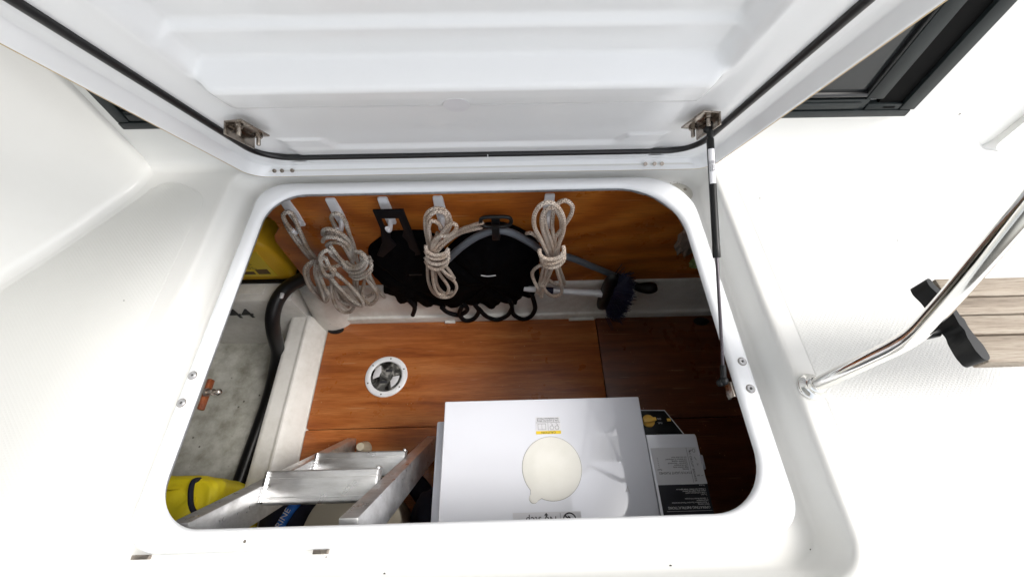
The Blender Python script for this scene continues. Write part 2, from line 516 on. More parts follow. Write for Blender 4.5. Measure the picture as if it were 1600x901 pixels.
def text(name, body, pos, xdir, ydir, size, m, parent, align='CENTER', bold=.0):
    cu = bpy.data.curves.new(name, 'FONT')
    cu.body = body; cu.size = size; cu.align_x = align; cu.align_y = 'CENTER'; cu.extrude = .00015; cu.offset = bold; cu.resolution_u = 2
    to = bpy.data.objects.new(name, cu)
    COL.objects.link(to)
    dg = bpy.context.evaluated_depsgraph_get()
    me = bpy.data.meshes.new_from_object(to.evaluated_get(dg))
    bpy.data.objects.remove(to); bpy.data.curves.remove(cu)
    xd, yd = Vector(xdir).normalized(), Vector(ydir).normalized()
    Mx = frame(pos, xd, yd, xd.cross(yd))
    me.transform(Mx)
    org = wloc(parent)
    me.transform(Matrix.Translation(-org))
    me.name = name
    me.materials.clear(); me.materials.append(m)
    o = bpy.data.objects.new(name, me)
    COL.objects.link(o); o.parent = parent
    return o
def sphere(c, r, mb=None, seg=14, sc_=(1, 1, 1)):
    prof = [(max(1e-6, r * math.sin(math.pi * i / 8)), -r * math.cos(math.pi * i / 8)) for i in range(9)]
    M_ = T(*c) @ Matrix.Diagonal((*sc_, 1))
    return lathe(prof, M_, seg, mb)
def screw_head(name, c, n, r, m, parent, slot=True):
    n = Vector(n).normalized()
    x = n.orthogonal().normalized(); y = n.cross(x)
    Mx = frame(c, x, y, n)
    o = obj(name, lathe([(r, 0), (r, r * .12), (r * .82, r * .28), (r * .38, r * .28), (r * .34, -r * .02), (1e-5, -r * .02)], Mx, 20), m, parent)
    if slot: obj('recess', lathe([(r * .30, -r * .01), (r * .28, r * .03), (1e-5, r * .03)], Mx, 6), DIRT, o)
    return o

PATHS = {"rope_A": [[[-0.1496, 0.712, -0.2469], [-0.1443, 0.7074, -0.1708], [-0.1371, 0.7032, -0.1211], [-0.1268, 0.6999, -0.0877], [-0.108, 0.6977, -0.0686], [-0.085, 0.697, -0.0685], [-0.0726, 0.6977, -0.0898], [-0.0727, 0.6999, -0.1254], [-0.0894, 0.7032, -0.1673], [-0.1206, 0.7074, -0.1918], [-0.1363, 0.712, -0.2077]], [[-0.1356, 0.702, -0.2339], [-0.1315, 0.6955, -0.1498], [-0.1239, 0.6903, -0.0972], [-0.1034, 0.6874, -0.0684], [-0.0811, 0.6874, -0.0719], [-0.0785, 0.6903, -0.1076], [-0.0909, 0.6955, -0.1511], [-0.1118, 0.702, -0.192]], [[-0.1337, 0.702, -0.2488], [-0.1341, 0.692, -0.1783], [-0.1273, 0.6847, -0.1238], [-0.1152, 0.682, -0.0954], [-0.103, 0.6847, -0.1032], [-0.0963, 0.692, -0.1338], [-0.0962, 0.702, -0.1776]], [[-0.1416, 0.692, -0.2347], [-0.1261, 0.6852, -0.1833], [-0.1044, 0.6791, -0.1528], [-0.0787, 0.6747, -0.1447], [-0.0599, 0.6723, -0.1232], [-0.0537, 0.6723, -0.1037], [-0.0627, 0.6747, -0.0972], [-0.0814, 0.6791, -0.1185], [-0.1034, 0.6852, -0.1572], [-0.1315, 0.692, -0.2132]], [[-0.1342, 0.687, -0.2317], [-0.1219, 0.7076, -0.2273], [-0.0945, 0.7203, -0.2128], [-0.0562, 0.7203, -0.1798], [-0.0192, 0.7076, -0.1458], [0.0098, 0.687, -0.1113]], [[-0.1276, 0.692, -0.2426], [-0.1109, 0.7132, -0.2388], [-0.0819, 0.722, -0.2154], [-0.0453, 0.7132, -0.1787], [0.0062, 0.692, -0.1358]], [[-0.1462, 0.682, -0.1922], [-0.1449, 0.6714, -0.2062], [-0.1243, 0.667, -0.2189], [-0.0987, 0.6714, -0.2165], [-0.0876, 0.682, -0.2084]], [[-0.1527, 0.682, -0.2169], [-0.1422, 0.6693, -0.231], [-0.1154, 0.664, -0.232], [-0.0905, 0.6693, -0.2197], [-0.0923, 0.682, -0.2118]], [[-0.1589, 0.682, -0.2462], [-0.1463, 0.6707, -0.2588], [-0.1201, 0.666, -0.2615], [-0.0943, 0.6707, -0.2477], [-0.0923, 0.682, -0.2374]], [[-0.1615, 0.682, -0.2653], [-0.1513, 0.6735, -0.2865], [-0.1298, 0.67, -0.2943], [-0.1042, 0.6735, -0.2771], [-0.0953, 0.682, -0.2601]], [[-0.1325, 0.712, -0.1974], [-0.1531, 0.7078, -0.256], [-0.168, 0.7039, -0.3297], [-0.1785, 0.7007, -0.4041], [-0.1742, 0.6984, -0.4688], [-0.1533, 0.6972, -0.5009], [-0.1206, 0.6972, -0.4982], [-0.0967, 0.6984, -0.4541], [-0.0962, 0.7007, -0.4151], [-0.1163, 0.7039, -0.3797], [-0.1343, 0.7078, -0.3368], [-0.1346, 0.712, -0.2779]], [[-0.1105, 0.697, -0.1588], [-0.1332, 0.6936, -0.2225], [-0.1471, 0.6906, -0.2943], [-0.1602, 0.6883, -0.3943], [-0.1565, 0.6872, -0.4584], [-0.1333, 0.6872, -0.4666], [-0.1179, 0.6883, -0.4343], [-0.1222, 0.6906, -0.3995], [-0.1363, 0.6936, -0.3409], [-0.1347, 0.697, -0.2569]], [[-0.1201, 0.692, -0.2504], [-0.1231, 0.6849, -0.3031], [-0.1096, 0.682, -0.3396], [-0.0987, 0.6849, -0.3551], [-0.094, 0.692, -0.3799]], [[-0.1104, 0.697, -0.2578], [-0.1104, 0.6883, -0.2924], [-0.0996, 0.6883, -0.3386], [-0.0948, 0.697, -0.3851]], [[-0.1317, 0.702, -0.264], [-0.1469, 0.702, -0.3447], [-0.155, 0.702, -0.4167], [-0.1487, 0.702, -0.468], [-0.1319, 0.702, -0.4872], [-0.1079, 0.702, -0.4698]]], "rope_B": [[[0.1882, 0.68, -0.2524], [0.1605, 0.6723, -0.1661], [0.1408, 0.6653, -0.1056], [0.138, 0.6598, -0.0524], [0.1504, 0.6562, -0.0164], [0.1711, 0.655, -0.0068], [0.1929, 0.6562, -0.0282], [0.2088, 0.6598, -0.0715], [0.2144, 0.6653, -0.1297], [0.2071, 0.6723, -0.2021], [0.206, 0.68, -0.2531]], [[0.1968, 0.69, -0.2669], [0.1795, 0.6813, -0.1922], [0.162, 0.6744, -0.1235], [0.1577, 0.6705, -0.071], [0.168, 0.6705, -0.0461], [0.1872, 0.6744, -0.0499], [0.2051, 0.6813, -0.0908], [0.2143, 0.69, -0.135]], [[0.2078, 0.7, -0.2814], [0.1886, 0.6894, -0.1927], [0.172, 0.685, -0.1307], [0.1659, 0.6894, -0.0961], [0.1684, 0.7, -0.0879]], [[0.2117, 0.7, -0.2737], [0.2022, 0.6969, -0.196], [0.2162, 0.6941, -0.1496], [0.2315, 0.6919, -0.0981], [0.2323, 0.6905, -0.062], [0.2149, 0.69, -0.0402], [0.1977, 0.6905, -0.0473], [0.1882, 0.6919, -0.0793], [0.189, 0.6941, -0.1329], [0.1973, 0.6969, -0.189], [0.2071, 0.7, -0.2736]], [[0.2184, 0.71, -0.288], [0.2172, 0.7029, -0.2043], [0.2153, 0.7, -0.1472], [0.2071, 0.7029, -0.1041], [0.1986, 0.71, -0.0798]], [[0.1593, 0.67, -0.2044], [0.1604, 0.6553, -0.2107], [0.179, 0.6462, -0.219], [0.2082, 0.6462, -0.2142], [0.2226, 0.6553, -0.1986], [0.2215, 0.67, -0.1925]], [[0.1625, 0.67, -0.2299], [0.1716, 0.6523, -0.241], [0.1975, 0.645, -0.2381], [0.2225, 0.6523, -0.2241], [0.2277, 0.67, -0.2176]], [[0.1656, 0.67, -0.2526], [0.1795, 0.6537, -0.2667], [0.2074, 0.647, -0.2593], [0.2264, 0.6537, -0.2391], [0.2284, 0.67, -0.2323]], [[0.191, 0.68, -0.2876], [0.1621, 0.6871, -0.3157], [0.1471, 0.69, -0.3519], [0.1548, 0.6871, -0.3981], [0.1773, 0.68, -0.453]], [[0.1819, 0.685, -0.2826], [0.1768, 0.6893, -0.3556], [0.1719, 0.6893, -0.4194], [0.1665, 0.685, -0.4641]], [[0.2037, 0.67, -0.2617], [0.1979, 0.6787, -0.3486], [0.1873, 0.6787, -0.4216], [0.1814, 0.67, -0.4715]], [[0.1929, 0.68, -0.2837], [0.1867, 0.6843, -0.3659], [0.1776, 0.6843, -0.421], [0.177, 0.68, -0.4733]], [[0.207, 0.675, -0.2691], [0.2208, 0.6725, -0.3313], [0.2391, 0.6707, -0.4011], [0.2419, 0.67, -0.4487], [0.2193, 0.6707, -0.4662], [0.1947, 0.6725, -0.4409], [0.1825, 0.675, -0.4058]], [[0.2192, 0.7, -0.3057], [0.2322, 0.7, -0.3567], [0.2492, 0.7, -0.4116], [0.2525, 0.7, -0.4423], [0.2241, 0.7, -0.4372], [0.1993, 0.7, -0.4095]], [[0.1254, 0.715, -0.1926], [0.1368, 0.702, -0.1752], [0.1501, 0.702, -0.1885], [0.1622, 0.715, -0.2238]]], "rope_C": [[[-0.3815, 0.721, -0.1774], [-0.3768, 0.7133, -0.1312], [-0.3701, 0.7069, -0.1016], [-0.3551, 0.7025, -0.0836], [-0.341, 0.701, -0.0861], [-0.3381, 0.7025, -0.1107], [-0.3475, 0.7069, -0.1671], [-0.3569, 0.7133, -0.2282], [-0.3773, 0.721, -0.3193]], [[-0.3871, 0.726, -0.1771], [-0.3782, 0.716, -0.1284], [-0.378, 0.726, -0.1196]], [[-0.4087, 0.696, -0.1502], [-0.392, 0.6835, -0.1223], [-0.37, 0.6743, -0.1088], [-0.3502, 0.671, -0.117], [-0.3417, 0.6743, -0.1447], [-0.3459, 0.6835, -0.1886], [-0.3652, 0.696, -0.2684]], [[-0.4146, 0.701, -0.1607], [-0.3837, 0.6904, -0.1464], [-0.3619, 0.686, -0.1577], [-0.3584, 0.6904, -0.1961], [-0.3698, 0.701, -0.2606]], [[-0.4153, 0.686, -0.1732], [-0.3943, 0.6742, -0.1428], [-0.3665, 0.667, -0.1331], [-0.3508, 0.667, -0.1473], [-0.349, 0.6742, -0.1827], [-0.3633, 0.686, -0.2615]], [[-0.4111, 0.686, -0.1897], [-0.3864, 0.6754, -0.1634], [-0.3602, 0.671, -0.1662], [-0.3608, 0.6754, -0.2108], [-0.3707, 0.686, -0.2838]], [[-0.3985, 0.681, -0.1802], [-0.3919, 0.6723, -0.1987], [-0.3885, 0.6723, -0.2336], [-0.3854, 0.681, -0.2796]], [[-0.4117, 0.686, -0.1963], [-0.4084, 0.6773, -0.2188], [-0.3999, 0.6773, -0.2513], [-0.3944, 0.686, -0.2905]], [[-0.3959, 0.671, -0.2606], [-0.417, 0.6635, -0.2599], [-0.4324, 0.658, -0.2437], [-0.4329, 0.656, -0.2155], [-0.4216, 0.658, -0.1912], [-0.4035, 0.6635, -0.182], [-0.4013, 0.671, -0.2033]], [[-0.3874, 0.671, -0.2425], [-0.3724, 0.6563, -0.2546], [-0.3388, 0.6472, -0.2445], [-0.3102, 0.6472, -0.211], [-0.3123, 0.6563, -0.1942], [-0.334, 0.671, -0.1989]], [[-0.3923, 0.671, -0.2683], [-0.3719, 0.6563, -0.2774], [-0.3352, 0.6472, -0.2588], [-0.3087, 0.6472, -0.2231], [-0.3081, 0.6563, -0.1998], [-0.3242, 0.671, -0.1992]], [[-0.3912, 0.676, -0.299], [-0.3666, 0.6583, -0.2988], [-0.3278, 0.651, -0.2733], [-0.3081, 0.6583, -0.2564], [-0.3119, 0.676, -0.249]], [[-0.3928, 0.676, -0.3229], [-0.368, 0.6587, -0.3187], [-0.3316, 0.6587, -0.2984], [-0.3196, 0.676, -0.2924]], [[-0.3798, 0.676, -0.2538], [-0.3553, 0.6587, -0.2514], [-0.3303, 0.6587, -0.2376], [-0.3297, 0.676, -0.2268]], [[-0.3907, 0.696, -0.3459], [-0.4149, 0.696, -0.4237], [-0.4087, 0.696, -0.4637]], [[-0.3491, 0.686, -0.3321], [-0.3829, 0.6817, -0.4103], [-0.3995, 0.6782, -0.4623], [-0.3867, 0.6763, -0.4977], [-0.3583, 0.6763, -0.4707], [-0.3451, 0.6782, -0.4264], [-0.3532, 0.6817, -0.3671], [-0.3618, 0.686, -0.3235]], [[-0.3841, 0.696, -0.3462], [-0.4066, 0.6917, -0.4354], [-0.3934, 0.6917, -0.4765], [-0.3684, 0.696, -0.4655]], [[-0.3508, 0.701, -0.3553], [-0.3519, 0.6975, -0.4242], [-0.3595, 0.696, -0.4857], [-0.3918, 0.6975, -0.5384], [-0.4193, 0.701, -0.5468]], [[-0.3788, 0.726, -0.4016], [-0.3659, 0.7173, -0.4426], [-0.3578, 0.7173, -0.5009], [-0.3556, 0.726, -0.5448]], [[-0.3534, 0.726, -0.3041], [-0.3355, 0.726, -0.3032], [-0.3317, 0.726, -0.3205]]], "rope_D": [[[-0.4955, 0.72, -0.3213], [-0.4955, 0.7132, -0.2231], [-0.4919, 0.7071, -0.1472], [-0.4858, 0.7027, -0.0977], [-0.474, 0.7003, -0.0764], [-0.4594, 0.7003, -0.0725], [-0.4579, 0.7027, -0.0918], [-0.4747, 0.7071, -0.1696], [-0.488, 0.7132, -0.2444], [-0.4893, 0.72, -0.3059]], [[-0.5099, 0.725, -0.3321], [-0.5036, 0.712, -0.2282], [-0.5007, 0.712, -0.1468], [-0.5023, 0.725, -0.1188]], [[-0.5001, 0.72, -0.3055], [-0.4899, 0.72, -0.2255], [-0.478, 0.72, -0.1481], [-0.471, 0.72, -0.107]], [[-0.4754, 0.69, -0.2668], [-0.5003, 0.6812, -0.2754], [-0.5187, 0.6757, -0.3093], [-0.5367, 0.6757, -0.3846], [-0.5391, 0.6812, -0.4495], [-0.5381, 0.69, -0.497]], [[-0.4867, 0.695, -0.2811], [-0.5112, 0.6879, -0.3045], [-0.5292, 0.685, -0.3565], [-0.5356, 0.6879, -0.4141], [-0.5417, 0.695, -0.4786]], [[-0.4598, 0.68, -0.2492], [-0.4789, 0.667, -0.2896], [-0.5009, 0.667, -0.3716], [-0.5264, 0.68, -0.4725]], [[-0.4447, 0.67, -0.2426], [-0.4666, 0.6635, -0.2925], [-0.4772, 0.6583, -0.3581], [-0.4815, 0.6554, -0.4022], [-0.5054, 0.6554, -0.44], [-0.4949, 0.6583, -0.3838], [-0.4756, 0.6635, -0.3], [-0.4557, 0.67, -0.2495]], [[-0.4238, 0.665, -0.2078], [-0.4377, 0.6575, -0.2318], [-0.4436, 0.652, -0.2756], [-0.4264, 0.65, -0.2809], [-0.4091, 0.652, -0.2579], [-0.4261, 0.6575, -0.2543], [-0.4548, 0.665, -0.2812]], [[-0.4205, 0.665, -0.2149], [-0.4189, 0.6544, -0.2425], [-0.4174, 0.65, -0.2735], [-0.4417, 0.6544, -0.2967], [-0.4592, 0.665, -0.303]], [[-0.4505, 0.67, -0.3112], [-0.4367, 0.6613, -0.3737], [-0.4219, 0.6544, -0.4267], [-0.3988, 0.6505, -0.4619], [-0.3878, 0.6505, -0.4387], [-0.391, 0.6544, -0.389], [-0.4057, 0.6613, -0.3363], [-0.429, 0.67, -0.2883]], [[-0.4515, 0.68, -0.3433], [-0.4756, 0.6723, -0.3996], [-0.4925, 0.6659, -0.4838], [-0.4815, 0.6615, -0.5234], [-0.4528, 0.66, -0.5187], [-0.43, 0.6615, -0.4788], [-0.4507, 0.6659, -0.4776], [-0.4703, 0.6723, -0.4614], [-0.4646, 0.68, -0.413]], [[-0.452, 0.675, -0.3354], [-0.4429, 0.662, -0.3971], [-0.4358, 0.662, -0.4643], [-0.4148, 0.675, -0.5127]], [[-0.4533, 0.68, -0.3602], [-0.4678, 0.67, -0.4427], [-0.4665, 0.68, -0.5238]], [[-0.4588, 0.69, -0.3339], [-0.4303, 0.6829, -0.3322], [-0.4194, 0.68, -0.379], [-0.4182, 0.6829, -0.4581], [-0.4215, 0.69, -0.5107]], [[-0.4635, 0.685, -0.3259], [-0.4615, 0.6807, -0.3696], [-0.4616, 0.6807, -0.433], [-0.4701, 0.685, -0.5097]]], "grey_hose": [[-0.1008, 0.7, -0.2865], [-0.0536, 0.7, -0.2261], [-0.004, 0.7, -0.1791], [0.043, 0.7, -0.1589], [0.0853, 0.7, -0.1711], [0.1391, 0.705, -0.2247], [0.1792, 0.715, -0.2794], [0.2621, 0.73, -0.333], [0.3394, 0.73, -0.385], [0.4351, 0.73, -0.4494], [0.5218, 0.72, -0.5022]], "loopsA": [[[-0.1626, 0.7, -0.5793], [-0.1454, 0.7, -0.6192], [-0.1064, 0.7, -0.6415], [-0.0748, 0.7, -0.6029], [-0.0801, 0.7, -0.5644]], [[-0.0899, 0.7, -0.5733], [-0.1053, 0.7, -0.6313], [-0.092, 0.7, -0.6842], [-0.0578, 0.7, -0.6753], [-0.0345, 0.7, -0.6148], [-0.0445, 0.7, -0.5661]], [[-0.0331, 0.7, -0.5952], [-0.0091, 0.7, -0.6568], [0.0277, 0.7, -0.6851], [0.0664, 0.7, -0.6554], [0.0853, 0.7, -0.5914], [0.0765, 0.7, -0.5441]], [[0.0853, 0.7, -0.5629], [0.09, 0.7, -0.6412], [0.1213, 0.7, -0.6847], [0.152, 0.7, -0.6703], [0.1681, 0.7, -0.61], [0.1577, 0.7, -0.5298], [0.1449, 0.7, -0.4815]], [[-0.2639, 0.7, -0.5281], [-0.256, 0.7, -0.5747], [-0.2748, 0.7, -0.6329]]], "hose_and_gap_shade": [[-0.5827, 0.7798, -0.47], [-0.6271, 0.7586, -0.475], [-0.6717, 0.7307, -0.485], [-0.6982, 0.6908, -0.5], [-0.7146, 0.6493, -0.53], [-0.7263, 0.6165, -0.58], [-0.7426, 0.5796, -0.66], [-0.7741, 0.5347, -0.73], [-0.7986, 0.4567, -0.78], [-0.8218, 0.3627, -0.81], [-0.8353, 0.2684, -0.82], [-0.8423, 0.1781, -0.82], [-0.8577, 0.0401, -0.82]]}

# ================================================================== SETTING
FL, FR, BR, BL = 0, 1, 2, 3
# coaming rim: inner wall, rounded top, outer wall down to the gutter
o_r = (.052, .052, .115, .062)
i_r = (.074, .088, .135, .080)
def off(d, r): return tuple(max(.004, q + d) for q in r)
L_ = []
for (ins, z) in ((.0, -.0095), (.000, -.008), (.0012, -.005), (.004, -.0015), (.009, 0.0006)):
    L_.append(rrect(-.469 - ins, .461 + ins, .030 - ins, .697 + ins, off(ins, i_r), z))
for (ins, z) in ((.012, .0006), (.006, -.001), (.002, -.005), (.0, -.011), (-.001, -.0385)):
    L_.append(rrect(-.500 + ins, .500 - ins, .0 + ins, .730 - ins, off(-ins, o_r), z))
coam = thing('hatch_coaming', (0, .36, -.03), 'white moulded rim framing the open locker hatch', 'hatch rim')
obj('rim', bridge(L_), GELR, coam, ang=50)
# raw fibreglass underside of the deck round the opening
mbr = bridge([rrect(-.4705, .4625, .0285, .6985, i_r, -.0090), rrect(-.474, .466, .026, .700, i_r, -.020), rrect(-.478, .476, .02, .706, i_r, -.024), rrect(-.50, .50, -.0, .735, o_r, -.028)])
for i, v in enumerate(mbr.v):
    a = math.sin(v[0] * 61) * math.sin(v[1] * 53 + 1) + .6 * math.sin(v[0] * 170 + v[1] * 140)
    if v[2] < -.0195: mbr.v[i] = (v[0] + .001 * a, v[1] + .001 * a, v[2] + .0016 * a)
obj('raw_edge', mbr, ROUGH, coam, ang=60)
for (x, y) in ((-.4865, .264), (-.4875, .216), (.4855, .264), (.4845, .215)):
    scw = screw_head('screw', (x * .996, y, .0012), (0, 0, 1), .0066, SCREWM, coam)
    obj('sealant_ring', lathe([(.0076, 0), (.0076, .0011), (.0060, .0012), (.0060, 0)], T(x * .996, y, .0003), 24), GRIME_SHADE, scw)
obj('old_tape_mark', prism([(-.353, .006), (-.325, .004), (-.322, .024), (-.350, .026)], T(0, 0, .0006), .0003), STICK, coam)
obj('drain_slot', box(-.482, -.457, -.006, .0, -.018, -.011, .001), STEELD, coam)
obj('drain_slot', box(-.222, -.200, -.006, .0, -.018, -.011, .001), STEELD, coam)

# deck: gutter round the rim, rounded edge and the flat deck beyond it
def bigrect(n, x0, x1, y0, y1, z):
    src = rrect(-.5, .5, -.05, .75, (.05,) * 4, 0)
    out = []
    for (x, y, _) in src:
        dx, dy = x, y - .35
        s = []
        if dx > 0: s.append(x1 / dx)
        if dx < 0: s.append(x0 / dx)
        if dy > 0: s.append((y1 - .35) / dy)
        if dy < 0: s.append((y0 - .35) / dy)
        k = min(s); out.append((dx * k, .35 + dy * k, z))
    return out
g_r = (.045, .045, .05, .05)
D = []
D.append(rrect(-.499, .499, .001, .729, off(-.001, o_r), -.0375))
for (x, y0, y1, z) in ((.503, -.003, .733, -.0378), (.505, -.005, .735, -.0375), (.524, -.036, .742, -.0345), (.530, -.043, .746, -.026), (.5385, -.0505, .7515, .012), (.5405, -.053, .753, .022), (.5435, -.056, .7545, .0275), (.548, -.061, .757, .0295), (.556, -.069, .762, .030)):
    rr = tuple(q + max(0, x - .53) for q in g_r)
    D.append(rrect(-x, x, y0, y1, rr if x > .51 else o_r, z))
D.append(bigrect(0, -3.5, 4.5, -3.5, 4.5, .030))
deck = obj('deck', bridge(D), GEL, None, ang=50, base=(0, 0, 0)); tag(deck, kind='structure')

def sheet(name, outline, z, h, m):
    o = obj(name, prism(outline, T(0, 0, z), h, .0003), m, deck)
    return o
def roundpoly(pts, r, n=6):
    out = []
    m = len(pts)
    for i in range(m):
        p0, p, p1 = Vector((*pts[i - 1], 0)), Vector((*pts[i], 0)), Vector((*pts[(i + 1) % m], 0))
        a = p + (p0 - p).normalized() * min(r, (p0 - p).length * .45); b = p + (p1 - p).normalized() * min(r, (p1 - p).length * .45)
        for k in range(n + 1):
            t = k / n
            q = a * (1 - t) ** 2 + p * 2 * t * (1 - t) + b * t * t
            out.append((q.x, q.y))
    return out
sheet('nonskid_panel', roundpoly([(.582, -.028), (2.4, -.028), (2.4, .70), (.582, .70)], .03), .0298, .0007, NONSKID)
sheet('nonskid_panel', roundpoly([(.745, -1.6), (2.4, -1.6), (2.4, -.062), (.76, -.062)], .03), .0298, .0007, NONSKID)
sheet('nonskid_panel', roundpoly([(-1.35, -1.2), (-.582, -1.2), (-.582, .66), (-.66, .705), (-.70, .70), (-.735, .64), (-.81, .525), (-.875, .435), (-1.0, .28), (-1.3, .0)], .03), .0298, .0007, NONSKID)

# cabin side and moulded seat side rising from the deck
def sweep_wall(path, h, thick=.03, fil=.028, closed=False):
    prof = [(0.0 + fil, .0298)] + [(fil - fil * math.sin(a), .0298 + fil - fil * math.cos(a)) for a in [R(q) for q in (18, 36, 54, 72, 90)]] + [(-.006, .30), (-.012, h - .02), (-.02, h), (-thick - .05, h), (-thick - .05, .0298)]
    P2 = [Vector((p[0], p[1], 0)) for p in path]
    mb = MB(); n = len(prof)
    for i, p in enumerate(P2):
        a = P2[max(i - 1, 0)]; b = P2[min(i + 1, len(P2) - 1)]
        t = (b - a).normalized(); nr = Vector((t.y, -t.x, 0))
        for (o_, z) in prof:
            q = p + nr * o_; mb.v.append((q.x, q.y, z))
    for i in range(len(P2) - 1):
        for j in range(n):
            j2 = (j + 1) % n
            mb.f.append((i * n + j, i * n + j2, (i + 1) * n + j2, (i + 1) * n + j))
    mb.f.append(tuple(range(n))); mb.f.append(tuple((len(P2) - 1) * n + j for j in reversed(range(n))))
    return mb
cp = [(-.80, .758), (-.5, .758), (0, .758), (.6, .758), (1.10, .760)] + [(p.x, p.y) for p in catmull([(1.10, .760, 0), (1.165, .766, 0), (1.205, .800, 0), (1.218, .90, 0), (1.27, 2.4, 0)], 5)][1:]
cw = obj('cabin_wall', sweep_wall(cp, 1.15), GEL, ang=40)
tag(cw, 'white cabin side behind the raised hatch lid, holding the black framed sliding window', 'cabin wall')
sp = [(p.x, p.y) for p in catmull([(-1.75, -.75, 0), (-1.40, -.22, 0), (-1.16, .12, 0), (-.985, .345, 0), (-.905, .450, 0), (-.840, .535, 0), (-.775, .640, 0), (-.748, .70, 0), (-.738, .775, 0)], 6)]
sw = obj('seat_wall', sweep_wall(sp, 1.0, fil=.02), GEL, ang=40)
tag(sw, 'curved white moulded side rising from the deck at upper left', 'seat side')
cu = obj('side_locker', box(1.27, 2.3, .97, 2.2, .031, .10, .03, 4), GEL, ang=50)
tag(cu, 'low white moulded step on the side deck past the cabin corner', 'deck step')
cu = obj('fender', tube([(1.262, .835, .080), (1.285, .842, .083), (1.36, .855, .086), (1.53, .88, .088), (1.63, .895, .088)], .052, 20, 6, rad=lambda t: .050 * min(1, (math.sin(min(t, .12) / .12 * math.pi / 2) + .25)) if t < .5 else .05), CUSH)
tag(cu, 'off-white rounded fender lying at the cabin corner, cut by the right frame edge', 'fender')

# ------------------------------------------------------------------ sliding window in the cabin side
WYF = .748
win = thing('sliding_window', (.1, WYF, .137), 'black framed sliding window in the white cabin side', 'window')
obj('sill_rail', box(-.712, .915, WYF - .004, WYF + .02, .137, .152, .0015), FRAME, win)
obj('lower_rail', box(-.687, .815, WYF + .000, WYF + .02, .1525, .176, .001), FRAME, win)
obj('track_lip', box(-.685, .80, WYF - .0025, WYF - .0005, .156, .170, .0008), FRAME, win)
obj('end_block', box(.816, .888, WYF - .002, WYF + .02, .1525, .1655, .001), FRAME, win)
obj('slot', box(.852, .876, WYF - .0028, WYF - .0015, .1565, .1605), CHAN, win)
obj('side_rail', box(.889, .921, WYF - .004, WYF + .02, .1525, 1.0, .002), FRAME, win)
obj('channel', box(.8395, .8885, WYF + .004, WYF + .018, .166, 1.0), CHAN, win)
obj('stile', box(.804, .839, WYF - .001, WYF + .02, .1765, 1.0, .0015), FRAME, win)
obj('side_rail', box(-.712, -.688, WYF - .003, WYF + .02, .1525, 1.0, .002), FRAME, win)
obj('pane', box(-.685, .80, WYF + .006, WYF + .016, .18, 1.0), GLASS, win)
gk = tube([(-.68, WYF + .002, .99), (-.68, WYF + .002, .186), (.7985, WYF + .002, .186), (.7985, WYF + .002, .99)], .0055, 8, smooth=False)
obj('gasket', gk, RUB, win)
obj('sealant', box(-.711, .918, WYF - .002, WYF + .006, .1335, .137, .001), GEL, win)

# unseen roof added above the camera: shades the deck and shows in reflections
ct = obj('unseen_hardtop', prism(roundpoly([(-2.6, -3.0), (.64, -3.0), (.64, .79), (2.4, .79), (2.4, 3.0), (-2.4, 3.0)], .08), T(0, 0, 2.0), .07, .01), GEL, ang=40)
tag(ct, 'unseen white roof added overhead for shade, open towards the right and behind', 'unseen_hardtop')

# ------------------------------------------------------------------ inside of the locker
mb = MB()
x0, x1, y0, y1, z0, z1 = -1.35, 1.05, -.30, 1.05, -1.0, .012
c8 = [(x0, y0, z0), (x1, y0, z0), (x1, y1, z0), (x0, y1, z0), (x0, y0, z1), (x1, y0, z1), (x1, y1, z1), (x0, y1, z1)]
mb.add(c8, [(0, 1, 5, 4), (1, 2, 6, 5), (2, 3, 7, 6), (3, 0, 4, 7), (0, 3, 2, 1)])
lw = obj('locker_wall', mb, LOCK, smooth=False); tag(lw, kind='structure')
# bilge floor of the left bay
mb = MB(); nx, ny = 30, 40
for j in range(ny + 1):
    for i in range(nx + 1):
        x = -1.34 + .63 * i / nx; y = -.28 + .999 * j / ny
        z = -.85 + .03 * max(0, (-1.0 - x) / .3) ** 2 * 3 + .002 * math.sin(x * 31) * math.sin(y * 23)
        mb.v.append((x, y, z))
for j in range(ny):
    for i in range(nx):
        a = j * (nx + 1) + i; mb.f.append((a, a + 1, a + nx + 2, a + nx + 1))
o = obj('bilge_floor', mb, HULL); tag(o, kind='structure')
# left moulded stringer beside the sole
def sweep_x(prof, xa, xb, mbx=None, wx=None):
    mbx = mbx or MB(); k = len(mbx.v); n = len(prof)
    for x in (xa, xb):
        for (y, z) in prof: mbx.v.append((x, y, z))
    for j in range(n): mbx.f.append((k + j, k + (j + 1) % n, k + n + (j + 1) % n, k + n + j))
    mbx.f.append(tuple(k + j for j in range(n))); mbx.f.append(tuple(k + n + j for j in reversed(range(n))))
    return mbx
prof = [(-.740, -.87), (-.728, -.668), (-.7245, -.655), (-.717, -.650), (-.708, -.6485), (-.672, -.6485), (-.666, -.6475), (-.660, -.6435), (-.654, -.6435), (-.648, -.649), (-.640, -.656), (-.612, -.7085), (-.605, -.7125), (-.60, -.7125), (-.60, -.87)]
mb = MB(); n = len(prof)
ys = [-.28, -.1, .1, .3, .5, .62, .68, .70, .712]
for y in ys:
    for (x, z) in prof:
        lift = .0 if y < .69 else -.0
        mb.v.append((x, y, z))
for i in range(len(ys) - 1):
    for j in range(n): mb.f.append((i * n + j, i * n + (j + 1) % n, (i + 1) * n + (j + 1) % n, (i + 1) * n + j))
mb.f.append(tuple(range(n))); mb.f.append(tuple((len(ys) - 1) * n + j for j in reversed(range(n))))
o = obj('stringer', mb, LINER, ang=30); tag(o, kind='structure')
